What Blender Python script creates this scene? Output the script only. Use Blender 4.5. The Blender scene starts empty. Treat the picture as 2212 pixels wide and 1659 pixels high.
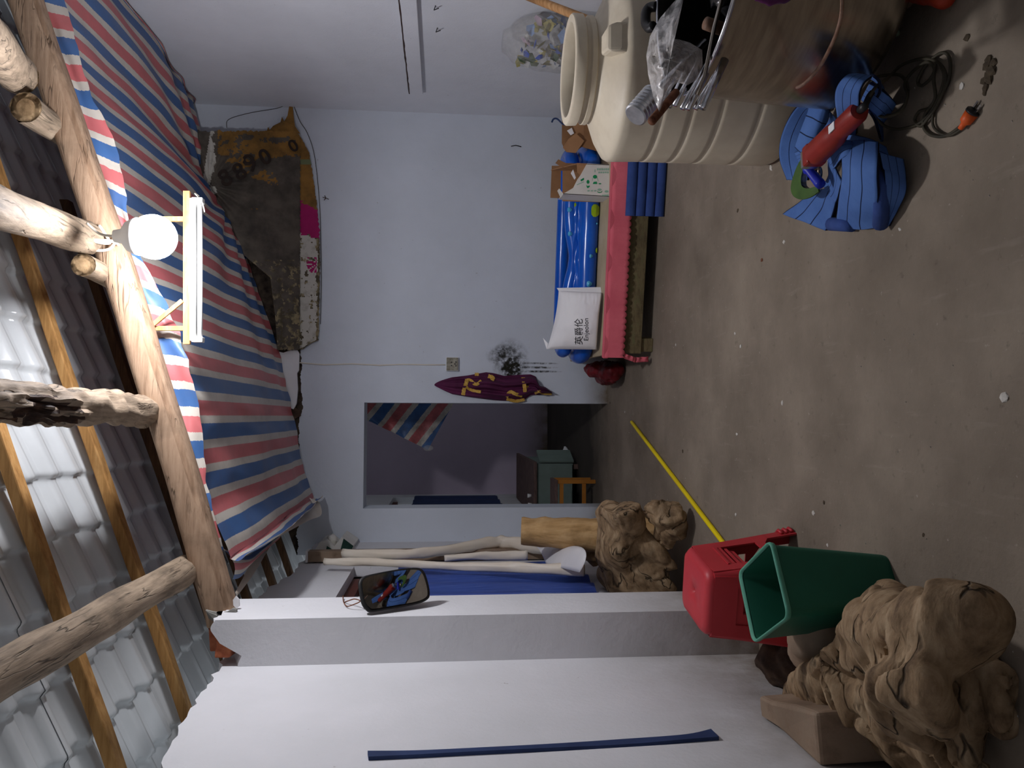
import bpy, bmesh, math, random
import numpy as np
from mathutils import Vector, Matrix, noise
rnd = random.Random(7)
SC = bpy.context.scene
COL = SC.collection
# ------------------------------------------------------------------ camera, world, exposure
FPX, CAMH = 1650.0, 1.40
def _n(v):
    v = np.array(v, float); return v / np.linalg.norm(v)
_Y = _n(((760 - 829.5) / FPX, (960 - 1106) / FPX, 1))
_d = np.array((-.007, 1, 0.)); _d[2] = -(_Y[0] * _d[0] + _Y[1]) / _Y[2]
_Z = -_n(_d); _X = np.cross(_Y, _Z)
RM = np.stack([_X, _Y, _Z]); CO = np.array((0, 0, CAMH))
cam = bpy.data.objects.new('camera', bpy.data.cameras.new('camera')); COL.objects.link(cam)
cam.data.sensor_width = 36; cam.data.lens = FPX * 36 / 2212
cam.data.clip_start = .05
_m = Matrix.Identity(4)
for i in range(3):
    _m[i][0] = RM[i, 1]; _m[i][1] = RM[i, 0]; _m[i][2] = -RM[i, 2]; _m[i][3] = CO[i]
cam.matrix_world = _m
SC.camera = cam
w = bpy.data.worlds.new('world'); SC.world = w; w.use_nodes = True
bg = w.node_tree.nodes['Background']; bg.inputs[0].default_value = (.86, .92, 1, 1); bg.inputs[1].default_value = .22
SC.view_settings.view_transform = 'Standard'; SC.view_settings.look = 'None'
SC.view_settings.gamma = 1; SC.view_settings.use_curve_mapping = False
SC.view_settings.exposure = 1.05
BULB_STRENGTH = 150.0

# measuring helpers: where a line of sight meets a height, a depth or a side plane of the room
def ray(x, y): return RM @ np.array(((1659 - y - 829.5) / FPX, (x - 1106) / FPX, 1))
def F(x, y, z=0.0):
    r = ray(x, y); return Vector(CO + r * (z - CAMH) / r[2])
def D(x, y, Y):
    r = ray(x, y); return Vector(CO + r * Y / r[1])
def S(x, y, X):
    r = ray(x, y); return Vector(CO + r * X / r[0])

BULB = D(332, 512, 3.12)          # the lit globe under the near side of the beam
# ------------------------------------------------------------------ materials
def lin(c):
    return tuple(((v / 255) / 12.92 if v / 255 <= .04045 else ((v / 255 + .055) / 1.055) ** 2.4) for v in c) + (1,)
class NT:
    def __init__(s, name):
        s.m = bpy.data.materials.new(name); s.m.use_nodes = True
        s.t = s.m.node_tree; s.b = s.t.nodes['Principled BSDF']
    def n(s, typ, **k):
        q = s.t.nodes.new('ShaderNode' + typ)
        for a, b in k.items(): setattr(q, a, b)
        return q
    def l(s, a, b): s.t.links.new(a, b)
    def coord(s, kind='Object', scale=(1, 1, 1)):
        c = s.n('TexCoord'); mp = s.n('Mapping'); mp.inputs['Scale'].default_value = scale
        s.l(c.outputs[kind], mp.inputs[0]); return mp.outputs[0]
    def noise(s, v, scale, detail=5, rough=.6):
        q = s.n('TexNoise'); q.inputs['Scale'].default_value = scale; q.inputs['Detail'].default_value = detail
        q.inputs['Roughness'].default_value = rough; s.l(v, q.inputs['Vector']); return q.outputs['Fac']
    def ramp(s, fac, stops, interp='LINEAR'):
        q = s.n('ValToRGB'); q.color_ramp.interpolation = interp
        e = q.color_ramp.elements
        while len(e) < len(stops): e.new(.5)
        for k, (p, c) in zip(e, stops): k.position = p; k.color = c if len(c) == 4 else lin(c)
        s.l(fac, q.inputs[0]); return q.outputs[0]
    def math(s, op, a, b=None, clamp=False):
        q = s.n('Math', operation=op, use_clamp=clamp)
        for i, v in enumerate((a, b)):
            if v is None: continue
            if isinstance(v, (int, float)): q.inputs[i].default_value = v
            else: s.l(v, q.inputs[i])
        return q.outputs[0]
    def mix(s, f, a, b, mode='MIX'):
        q = s.n('MixRGB', blend_type=mode)
        for i, v in enumerate((f, a, b)):
            if isinstance(v, (int, float)): q.inputs[i].default_value = v
            elif isinstance(v, tuple): q.inputs[i].default_value = v if len(v) == 4 else lin(v)
            else: s.l(v, q.inputs[i])
        return q.outputs[0]
    def bump(s, h, strength=.3, dist=.01):
        q = s.n('Bump'); q.inputs['Strength'].default_value = strength; q.inputs['Distance'].default_value = dist
        s.l(h, q.inputs['Height']); s.l(q.outputs[0], s.b.inputs['Normal'])
    def col(s, c):
        if isinstance(c, tuple): s.b.inputs['Base Color'].default_value = c if len(c) == 4 else lin(c)
        else: s.l(c, s.b.inputs['Base Color'])
    def fin(s, rough=.7, metal=0, spec=.3, **k):
        s.b.inputs['Roughness'].default_value = rough; s.b.inputs['Metallic'].default_value = metal
        s.b.inputs['Specular IOR Level'].default_value = spec
        for a, b in k.items(): s.b.inputs[a.replace('_', ' ')].default_value = b
        return s.m
def mat(name, c1, c2=None, rough=.7, metal=0, scale=6, spec=.3, bump=0, bscale=40, stretch=(1, 1, 1), lo=.35, hi=.65, **k):
    s = NT(name); v = s.coord(scale=stretch)
    s.col(s.ramp(s.noise(v, scale), [(lo, c1), (hi, c2)]) if c2 else c1)
    if bump: s.bump(s.noise(v, bscale), bump, .006)
    return s.fin(rough, metal, spec, **k)
def ochre(s, *a): return s

MT = {}
# plaster with dirt near the floor, mould where the garment hangs, unpainted masonry high up
def plaster(name, base=(228, 230, 236), mould=False, raw=False, low=.5):
    s = NT(name); v = s.coord()
    sep = s.n('SeparateXYZ'); s.l(v, sep.inputs[0])
    c = s.ramp(s.noise(v, 2.2, 6), [(.3, tuple(int(k * .96) for k in base)), (.7, base)])
    fine = s.noise(v, 60, 3)
    # low dirt
    h = s.math('SUBTRACT', 1, s.math('DIVIDE', sep.outputs['Z'], low), True)
    d = s.math('MULTIPLY', s.math('POWER', h, 1.4), s.math('MULTIPLY', s.noise(v, 5, 7), 1.7), True)
    c = s.mix(d, c, (122, 108, 90))
    sp = s.ramp(s.noise(v, 30, 2), [(.74, (0, 0, 0, 1)), (.78, (1, 1, 1, 1))])
    c = s.mix(s.math('MULTIPLY', sp, .35), c, (120, 105, 90))
    if mould:
        for cx, cz, rx, rz, st in ((.47, .84, .21, .17, .85), (.405, .83, .10, .10, 2.6), (.52, .90, .10, .16, .8), (.42, .62, .012, .2, 1), (.455, .60, .010, .2, .9), (.385, .60, .012, .22, 1)):
            dx = s.math('DIVIDE', s.math('SUBTRACT', sep.outputs['X'], cx), rx)
            dz = s.math('DIVIDE', s.math('SUBTRACT', sep.outputs['Z'], cz), rz)
            r2 = s.math('ADD', s.math('MULTIPLY', dx, dx), s.math('MULTIPLY', dz, dz))
            k = s.math('SUBTRACT', 1, r2, True)
            k = s.math('MULTIPLY', k, s.ramp(s.noise(v, 26, 8, .75), [(.38, (0, 0, 0, 1)), (.62, (1, 1, 1, 1))]))
            k = s.math('MULTIPLY', k, 1.25 * st, True)
            c = s.mix(k, c, (38, 36, 28))
    if raw:
        e = s.math('ADD', sep.outputs['Z'], s.math('MULTIPLY', s.noise(v, 9, 6), .10))
        k = s.math('MULTIPLY', s.math('GREATER_THAN', e, 2.645), s.math('LESS_THAN', sep.outputs['X'], 1.45))
        c = s.mix(k, c, s.ramp(s.noise(v, 14, 5), [(.35, (38, 30, 26)), (.65, (84, 72, 60))]))
    s.col(c)
    s.bump(s.math('ADD', s.math('MULTIPLY', fine, .4), s.noise(v, 9, 5)), .25, .012)
    return s.fin(.85, 0, .2)
MT['wall'] = plaster('plaster_white')
MT['wall_left'] = plaster('plaster_left', (226, 225, 228), low=.8)
MT['wall_back'] = plaster('plaster_back', (216, 222, 232), True, True, .25)
MT['wall_room'] = plaster('plaster_lilac', (206, 190, 208), low=.4)
def floor_mat():
    s = NT('concrete_floor'); v = s.coord()
    sep = s.n('SeparateXYZ'); s.l(v, sep.inputs[0])
    c = s.ramp(s.noise(v, 1.6, 8, .62), [(.3, (112, 101, 88)), (.5, (130, 118, 104)), (.72, (150, 137, 121))])
    c = s.mix(s.math('MULTIPLY', s.ramp(s.noise(v, 46, 3), [(.68, (0, 0, 0, 1)), (.76, (1, 1, 1, 1))]), .35), c, (196, 188, 176))
    c = s.mix(s.math('MULTIPLY', s.ramp(s.noise(v, 24, 5), [(.62, (0, 0, 0, 1)), (.74, (1, 1, 1, 1))]), .4), c, (70, 62, 52))
    sc = s.coord(scale=(9, 1.2, 1))
    c = s.mix(s.math('MULTIPLY', s.ramp(s.noise(sc, 3, 4), [(.6, (0, 0, 0, 1)), (.8, (1, 1, 1, 1))]), .25), c, (172, 162, 148))
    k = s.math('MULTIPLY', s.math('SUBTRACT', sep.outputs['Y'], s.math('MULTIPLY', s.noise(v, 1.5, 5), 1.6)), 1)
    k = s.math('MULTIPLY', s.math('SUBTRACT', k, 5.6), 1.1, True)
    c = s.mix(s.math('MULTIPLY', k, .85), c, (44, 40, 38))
    s.col(c); s.bump(s.math('ADD', s.noise(v, 50, 6), s.noise(v, 5, 4)), .35, .008)
    return s.fin(.88, 0, .2)
MT['floor'] = floor_mat()
def wood(name, c1, c2, c3, stretch, scale=5, bump=.5, rough=.75, cracks=0):
    s = NT(name); v = s.coord(scale=stretch)
    g = s.noise(v, scale, 8, .65)
    c = s.ramp(g, [(.3, c1), (.5, c2), (.7, c3)])
    v2 = s.coord()
    c = s.mix(s.math('MULTIPLY', s.ramp(s.noise(v2, 4, 5), [(.52, (0, 0, 0, 1)), (.7, (1, 1, 1, 1))]), .5), c, tuple(int(k * .55) for k in c1))
    if cracks:
        n2 = s.noise(s.coord(scale=tuple(k * .45 for k in stretch)), scale, 3, .5)
        k = s.ramp(s.math('ABSOLUTE', s.math('SUBTRACT', n2, .5)), [(0, (1, 1, 1, 1)), (.006, (.8, .8, .8, 1)), (.02, (0, 0, 0, 1))])
        k = s.math('MULTIPLY', k, s.ramp(s.noise(v2, 5, 3), [(.42, (0, 0, 0, 1)), (.58, (1, 1, 1, 1))]))
        c = s.mix(s.math('MULTIPLY', k, cracks), c, tuple(int(q * .28) for q in c1)); g = s.math('SUBTRACT', g, k)
    s.col(c); s.bump(g, bump, .008)
    return s.fin(rough, 0, .25)
MT['beam'] = wood('beam_wood', (132, 106, 84), (160, 132, 108), (178, 150, 124), (.8, 8, 8), cracks=.6)
MT['log'] = wood('log_wood', (104, 90, 76), (146, 128, 108), (172, 152, 130), (8, .8, 8), cracks=.8)
MT['log_end'] = wood('log_end_wood', (120, 96, 68), (160, 132, 98), (182, 152, 116), (6, 6, 6))
MT['batten'] = wood('batten_wood', (134, 96, 52), (168, 124, 72), (188, 146, 92), (.8, 8, 8))
MT['rot'] = wood('rotten_wood', (30, 18, 12), (58, 38, 26), (92, 64, 44), (10, 2, 10), 6, 1)
MT['lath'] = wood('lath_wood', (150, 104, 62), (188, 140, 92), (206, 162, 114), (1, 8, 8))
MT['root'] = wood('root_wood', (92, 72, 52), (150, 124, 94), (184, 160, 128), (2, 6, 3), 4, .9, cracks=.9)
MT['root_pale'] = wood('pale_wood', (150, 116, 72), (190, 152, 102), (208, 172, 124), (6, 6, .8), 4, .35)
MT['root_dark'] = wood('dark_wood', (48, 34, 26), (72, 54, 42), (96, 76, 60), (3, 3, 3), 4, .6)
MT['slab'] = wood('slab_wood', (112, 92, 74), (146, 124, 104), (166, 146, 124), (2, 2, 2), 4, .5)
def stripes(name, period, dirt=.35, off=0.0, dc=(110, 92, 78)):
    s = NT(name); uv = s.n('TexCoord').outputs['UV']
    sep = s.n('SeparateXYZ'); s.l(uv, sep.inputs[0])
    v = s.coord()
    wob = s.math('MULTIPLY', s.math('SUBTRACT', s.noise(s.coord(scale=(2, 40, 8)), 6, 2), .5), .012)
    f = s.math('FRACT', s.math('ADD', s.math('DIVIDE', s.math('ADD', sep.outputs['X'], wob), period), off))
    W, B, R = (212, 204, 192), (70, 108, 162), (208, 112, 114)
    c = s.ramp(f, [(0, B), (.335, W), (.5, R), (.81, W)], 'CONSTANT')
    c = s.mix(s.math('MULTIPLY', s.ramp(s.noise(v, 3.5, 7, .7), [(.45, (0, 0, 0, 1)), (.75, (1, 1, 1, 1))]), dirt), c, dc)
    s.col(c)
    wv = s.noise(s.coord(scale=(90, 14, 14)), 5, 2)
    s.bump(s.math('ADD', s.math('MULTIPLY', s.noise(v, 120, 2), .3), wv), .15, .004)
    m = s.fin(.42, 0, .4)
    tr = s.n('BsdfTranslucent'); s.l(c, tr.inputs[0]); mx = s.n('MixShader'); mx.inputs[0].default_value = .12
    out = s.t.nodes['Material Output']; s.l(s.b.outputs[0], mx.inputs[1]); s.l(tr.outputs[0], mx.inputs[2]); s.l(mx.outputs[0], out.inputs[0])
    return m
MT['tarp'] = stripes('striped_tarp', .235, .3, .5)
MT['tarp_dark'] = stripes('striped_tarp_dimmed', .22, .85, dc=(58, 52, 48))  # stripes mixed towards near-black: dimness put into the cloth colour
MT['sheet'] = mat('roof_plastic', (204, 207, 208), (190, 193, 194), .22, scale=2, spec=.5)
MT['tank'] = mat('tank_plastic', (186, 172, 150), (206, 194, 172), .5, scale=5, spec=.35, bump=.08, bscale=20, lo=.3, hi=.6)
MT['steel'] = mat('stainless', (150, 140, 128), (176, 168, 156), .27, 1.0, scale=3, stretch=(2, 2, 14))
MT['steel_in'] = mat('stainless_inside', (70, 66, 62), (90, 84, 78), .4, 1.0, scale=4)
MT['chrome'] = mat('chrome_tube', (206, 206, 210), None, .16, 1.0)
MT['alu'] = mat('aluminium', (196, 197, 200), (170, 172, 176), .32, 1.0, scale=30)
MT['rust'] = mat('rust', (92, 52, 34), (132, 84, 58), .85, .2, scale=40, bump=.5)
MT['black_plastic'] = mat('black_plastic', (26, 25, 26), (40, 38, 38), .45, scale=8)
MT['black_bag'] = mat('black_bag_film', (20, 20, 22), (40, 40, 42), .2, scale=10, spec=.8, bump=.8, bscale=22)
MT['red'] = mat('red_plastic', (192, 50, 58), (176, 42, 50), .46, scale=3, spec=.4)
MT['green'] = mat('green_plastic', (34, 100, 78), (30, 90, 70), .5, scale=3, spec=.3)
MT['green_rim'] = mat('green_plastic_rim', (98, 166, 142), (82, 150, 126), .5, scale=6)
MT['yellow'] = mat('yellow_paint', (244, 220, 20), (232, 204, 14), .4, scale=3)
MT['pink'] = mat('pink_cloth', (206, 92, 106), (222, 108, 120), .85, scale=4, bump=.2, bscale=90)
MT['bed_wood'] = wood('bed_board', (80, 68, 46), (112, 98, 70), (104, 104, 70), (2, 8, 8))
MT['mattress'] = mat('bed_top_board', (176, 158, 128), (196, 180, 152), .8, scale=4)
MT['paper_white'] = mat('paper_white', (236, 234, 234), (226, 224, 226), .6, scale=4, bump=.1, bscale=14)
MT['ink'] = mat('ink', (30, 30, 34), None, .7)
MT['ink_green'] = mat('ink_green', (22, 140, 84), None, .7)
MT['ink_pale'] = mat('ink_pale_green', (150, 186, 164), None, .7)
MT['card'] = mat('cardboard', (150, 110, 76), (170, 128, 92), .85, scale=6, bump=.1)
MT['card_in'] = mat('cardboard_inside', (128, 92, 62), (150, 110, 76), .85, scale=6)
MT['white_card'] = mat('white_carton', (222, 220, 212), (212, 208, 200), .6, scale=6)
MT['blue_cloth'] = None
def belt(name, c1, c2, n):
    s = NT(name); uv = s.n('TexCoord').outputs['UV']; sep = s.n('SeparateXYZ'); s.l(uv, sep.inputs[0])
    v = s.coord()
    f = s.math('FRACT', s.math('MULTIPLY', sep.outputs['Y'], n))
    e = s.math('ABSOLUTE', s.math('SUBTRACT', f, .5))
    seam = s.ramp(e, [(.455, (0, 0, 0, 1)), (.485, (1, 1, 1, 1))])
    c = s.ramp(s.noise(v, 7, 5), [(.35, c1), (.65, c2)])
    c = s.mix(seam, c, (14, 22, 48)); s.col(c)
    s.bump(s.math('SUBTRACT', s.math('MULTIPLY', s.noise(v, 160, 2), .25), seam), .6, .004)
    return s.fin(.8, 0, .2)
MT['belt'] = belt('blue_webbing', (70, 102, 162), (82, 116, 176), 3)
MT['belt_mat'] = belt('blue_quilt', (44, 66, 120), (52, 78, 138), 4)
MT['blue_film'] = mat('blue_vinyl', (14, 84, 190), (22, 98, 206), .22, scale=4, spec=.5)
MT['lime'] = mat('lime_print', (176, 206, 36), (150, 186, 30), .3, scale=20)
MT['cyan'] = mat('cyan_print', (84, 176, 220), None, .3)
MT['maroon'] = mat('maroon_velvet', (74, 22, 56), (96, 32, 74), .75, scale=5, bump=.2, bscale=60)
MT['gold'] = mat('gold_lace', (222, 182, 92), (196, 152, 62), .6, scale=90, bump=.4, bscale=150, lo=.4, hi=.55)
MT['grime'] = mat('sooty_cloth', (70, 64, 58), (102, 94, 84), .9, scale=7, bump=.4, bscale=16)
MT['grime2'] = mat('mouldy_cloth', (84, 76, 60), (150, 136, 104), .9, scale=16, bump=.4, lo=.45, hi=.6)
MT['ochre'] = mat('ochre_cloth', (112, 84, 44), (158, 116, 58), .9, scale=7, bump=.3, bscale=20)
MT['magenta'] = mat('magenta_print', (176, 30, 104), (158, 24, 92), .8, scale=8)
MT['white_cloth'] = mat('soiled_white', (196, 192, 182), (150, 144, 130), .85, scale=16, bump=.2, lo=.5, hi=.75)
MT['cream'] = mat('cream_film', (224, 210, 190), (236, 226, 210), .45, scale=3, spec=.4)
MT['cable_white'] = mat('white_cable', (222, 214, 198), None, .6)
MT['cable_dark'] = mat('dark_cable', (52, 48, 38), (70, 64, 50), .7, scale=10)
MT['orange'] = mat('orange_plastic', (220, 92, 36), None, .45)
MT['tool_red'] = mat('tool_red_plastic', (150, 44, 34), (128, 34, 28), .45, scale=10)
MT['guard'] = mat('green_guard', (70, 100, 40), (56, 84, 34), .5, scale=12)
MT['tool_blue'] = mat('blue_handle_plastic', (30, 44, 168), None, .4)
MT['cabinet'] = mat('cabinet_paint', (124, 140, 132), (112, 126, 118), .6, scale=5)
MT['cabinet_top'] = mat('cabinet_top_board', (120, 96, 88), (80, 62, 58), .7, scale=6, stretch=(2, 8, 8))
MT['stool_wood'] = mat('stool_varnish', (186, 122, 46), (168, 106, 38), .5, scale=6)
MT['window_wood'] = mat('window_brown', (96, 40, 30), (74, 30, 24), .5, scale=8)
MT['mirror'] = mat('mirror_glass', (200, 202, 205), None, .02, 1.0)
MT['chip'] = mat('plaster_chip', (206, 202, 194), (180, 174, 164), .9, scale=20)
MT['dirt'] = mat('dirt_clod', (64, 54, 42), (88, 76, 60), .95, scale=30)
MT['brick'] = mat('red_brick', (150, 78, 52), (186, 112, 78), .9, scale=24, bump=.6)
MT['strap'] = mat('navy_strap', (38, 54, 92), (46, 64, 106), .7, scale=8)
MT['white_enamel'] = mat('white_enamel', (236, 236, 232), None, .4)
MT['glass_tube'] = mat('lamp_tube_glass', (246, 246, 244), None, .2, spec=.5)
def film(name, tint, amount, rough=.25):
    s = NT(name); v = s.coord()
    s.col(tint); s.b.inputs['Roughness'].default_value = rough
    tr = s.n('BsdfTransparent'); mx = s.n('MixShader')
    k = s.ramp(s.noise(v, 26, 5), [(.35, (amount * .6,) * 3 + (1,)), (.7, (min(1, amount * 1.5),) * 3 + (1,))]); s.l(k, mx.inputs[0])
    s.bump(s.noise(v, 30, 4), .6, .01)
    out = s.t.nodes['Material Output']; s.l(tr.outputs[0], mx.inputs[1]); s.l(s.b.outputs[0], mx.inputs[2]); s.l(mx.outputs[0], out.inputs[0])
    s.b.inputs['Specular IOR Level'].default_value = .6
    return s.m
MT['film'] = film('clear_film', (236, 230, 226), .55, .16)
MT['film2'] = film('clear_sack_film', (214, 212, 206), .22)
def blue_sheet():
    s = NT('blue_window_film'); c = s.ramp(s.noise(s.coord(scale=(1, 40, 1.2)), 4, 5), [(.3, (70, 96, 186)), (.62, (96, 124, 212)), (.76, (190, 200, 236))])  # the pale stop puts highlight streaks into the film colour
    s.col(c); s.fin(.35, 0, .5)
    tr = s.n('BsdfTranslucent'); s.l(c, tr.inputs[0]); mx = s.n('MixShader'); mx.inputs[0].default_value = .55
    s.bump(s.noise(s.coord(scale=(1, 60, 2)), 3, 3), .5, .01)
    out = s.t.nodes['Material Output']; s.l(s.b.outputs[0], mx.inputs[1]); s.l(tr.outputs[0], mx.inputs[2]); s.l(mx.outputs[0], out.inputs[0])
    return s.m
MT['blue_sheet'] = blue_sheet()
def glow(name, c, st):
    s = NT(name); s.col(c); s.b.inputs['Emission Color'].default_value = lin(c); s.b.inputs['Emission Strength'].default_value = st
    return s.m
MT['bulb'] = glow('bulb_glass_lit', (247, 248, 255), BULB_STRENGTH)

# ------------------------------------------------------------------ geometry helpers
class MB:
    def __init__(s): s.v = []; s.f = []; s.uv = {}; s.mi = []
    def add(s, vs, fs, uvs=None, mi=0):
        b = len(s.v); s.v += [Vector(p) for p in vs]
        s.f += [tuple(i + b for i in f) for f in fs]; s.mi += [mi] * len(fs)
        if uvs:
            for i, q in enumerate(uvs): s.uv[b + i] = q
        return s
    def box(s, lo, hi, mi=0):
        x0, y0, z0 = lo; x1, y1, z1 = hi
        return s.add([(x0, y0, z0), (x1, y0, z0), (x1, y1, z0), (x0, y1, z0), (x0, y0, z1), (x1, y0, z1), (x1, y1, z1), (x0, y1, z1)],
                     [(3, 2, 1, 0), (4, 5, 6, 7), (0, 1, 5, 4), (1, 2, 6, 5), (2, 3, 7, 6), (3, 0, 4, 7)], mi=mi)
    def bar(s, a, b, w, h, up=(0, 0, 1), mi=0):
        a, b = Vector(a), Vector(b); t = (b - a).normalized(); r = t.cross(Vector(up)).normalized(); u = r.cross(t)
        vs = [p + r * (sx * w / 2) + u * (sz * h / 2) for p in (a, b) for sx, sz in ((-1, -1), (1, -1), (1, 1), (-1, 1))]
        return s.add(vs, [(3, 2, 1, 0), (4, 5, 6, 7), (0, 1, 5, 4), (1, 2, 6, 5), (2, 3, 7, 6), (3, 0, 4, 7)], mi=mi)
    def prism(s, poly, vec, mi=0):
        n = len(poly); vec = Vector(vec); p = [Vector(q) for q in poly]
        return s.add(p + [q + vec for q in p], [tuple(range(n))[::-1], tuple(range(n, 2 * n))] + [(i, (i + 1) % n, n + (i + 1) % n, n + i) for i in range(n)], mi=mi)
    def rings(s, rings, cap=True, closed=True, uvf=None, mi=0):
        n = len(rings[0]); b = []; vs = [p for r in rings for p in r]; fs = []
        m = n if closed else n - 1
        for i in range(len(rings) - 1):
            for j in range(m):
                k = (j + 1) % n; fs.append((i * n + j, i * n + k, (i + 1) * n + k, (i + 1) * n + j))
        if cap and closed:
            fs.append(tuple(range(n))[::-1]); fs.append(tuple((len(rings) - 1) * n + j for j in range(n)))
        uvs = [uvf(i / (len(rings) - 1), j / max(1, n - 1)) for i in range(len(rings)) for j in range(n)] if uvf else None
        return s.add(vs, fs, uvs, mi)
    def tube(s, pts, r, n=10, cap=True, jitter=0, seed=0, squash=1, mi=0):
        pts = [Vector(p) for p in pts]; rs = []
        up = None
        for i, p in enumerate(pts):
            t = (pts[min(i + 1, len(pts) - 1)] - pts[max(i - 1, 0)]).normalized()
            if up is None:
                up = Vector((0, 0, 1)) if abs(t.z) < .9 else Vector((1, 0, 0))
            a = (up - t * up.dot(t)).normalized(); up = a; b = t.cross(a)
            rr = r[i] if isinstance(r, (list, tuple)) else r
            ring = []
            for j in range(n):
                th = 2 * math.pi * j / n; q = rr
                if jitter: q *= 1 + jitter * noise.noise(Vector((math.cos(th) * 1.3 + seed, math.sin(th) * 1.3, i * .35)))
                ring.append(p + a * (q * math.cos(th)) + b * (q * squash * math.sin(th)))
            rs.append(ring)
        return s.rings(rs, cap, mi=mi)
    def lathe(s, prof, c=(0, 0, 0), n=48, cap=False, mi=0):
        c = Vector(c)
        return s.rings([[c + Vector((r * math.cos(2 * math.pi * j / n), r * math.sin(2 * math.pi * j / n), z)) for j in range(n)] for r, z in prof], cap, mi=mi)
    def grid(s, fn, nu, nv, uvf=None, mi=0):
        vs = []; uvs = []
        for i in range(nu + 1):
            for j in range(nv + 1):
                a, b = i / nu, j / nv; vs.append(fn(a, b))
                if uvf: uvs.append(uvf(a, b))
        fs = [(i * (nv + 1) + j, (i + 1) * (nv + 1) + j, (i + 1) * (nv + 1) + j + 1, i * (nv + 1) + j + 1) for i in range(nu) for j in range(nv)]
        return s.add(vs, fs, uvs or None, mi)
    def ball(s, c, r, n=10, mi=0):
        c = Vector(c); r = r if isinstance(r, (tuple, list)) else (r, r, r)
        return s.rings([[c + Vector((r[0] * math.sin(math.pi * i / n) * math.cos(2 * math.pi * j / (2 * n)), r[1] * math.sin(math.pi * i / n) * math.sin(2 * math.pi * j / (2 * n)), r[2] * math.cos(math.pi * i / n))) for j in range(2 * n)]
                        for i in [.15] + list(range(1, n)) + [n - .15]], True, mi=mi)
    def build(s, name, m, parent=None, smooth=False, solid=0, bevel=0, sub=0, offset=0, label=None, sharp=None):
        me = bpy.data.meshes.new(name)
        o3 = parent_loc(parent)
        me.from_pydata([p - o3 for p in s.v], [], s.f)
        for k in (m if isinstance(m, (list, tuple)) else [m]): me.materials.append(MT[k] if isinstance(k, str) else k)
        if any(s.mi): me.polygons.foreach_set('material_index', s.mi)
        if s.uv:
            u = me.uv_layers.new(name='UVMap')
            for l in me.loops: u.data[l.index].uv = s.uv.get(l.vertex_index, (0, 0))
        bm = bmesh.new(); bm.from_mesh(me)
        if not s.uv or solid == 0: bmesh.ops.recalc_face_normals(bm, faces=bm.faces)
        bm.to_mesh(me); bm.free()
        if smooth: me.polygons.foreach_set('use_smooth', [True] * len(me.polygons))
        o = bpy.data.objects.new(name, me); COL.objects.link(o)
        if parent: o.parent = parent
        if solid: q = o.modifiers.new('t', 'SOLIDIFY'); q.thickness = solid; q.offset = offset
        if bevel: q = o.modifiers.new('b', 'BEVEL'); q.width = bevel; q.segments = 2; q.limit_method = 'ANGLE'; q.angle_limit = .7
        if sub: q = o.modifiers.new('s', 'SUBSURF'); q.levels = sub; q.render_levels = sub
        if smooth and sharp:
            bm = bmesh.new(); bm.from_mesh(me)
            for e in bm.edges:
                if len(e.link_faces) == 2 and e.calc_face_angle(0) > sharp: e.smooth = False
            bm.to_mesh(me); bm.free()
        if label: o['label'] = label
        return o
def parent_loc(p):
    v = Vector((0, 0, 0))
    while p is not None: v = v + p.location; p = p.parent
    return v
def thing(name, label, cat, loc=(0, 0, 0), group=None):
    o = bpy.data.objects.new(name, None); COL.objects.link(o); o.location = loc; o.empty_display_size = .1
    return tag(o, label, cat, group)
def tag(o, label, cat, group=None):
    o['label'] = label; o['category'] = cat
    if group: o['group'] = group
    return o
def struct(o, label=None, cat=None):
    o['kind'] = 'structure'
    if label: o['label'] = label
    if cat: o['category'] = cat
    return o
def curve(pts, n=6):
    pts = [Vector(p) for p in pts]; out = []
    for i in range(len(pts) - 1):
        p0, p1, p2, p3 = pts[max(i - 1, 0)], pts[i], pts[i + 1], pts[min(i + 2, len(pts) - 1)]
        for k in range(n):
            t = k / n
            out.append(.5 * ((2 * p1) + (p2 - p0) * t + (2 * p0 - 5 * p1 + 4 * p2 - p3) * t * t + (3 * p1 - p0 - 3 * p2 + p3) * t ** 3))
    return out + [pts[-1]]
def lerp(xs, ys):
    xs = list(xs); ys = list(ys)
    if xs[0] > xs[-1]: xs = xs[::-1]; ys = ys[::-1]
    return lambda x: float(np.interp(x, xs, ys))
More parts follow.
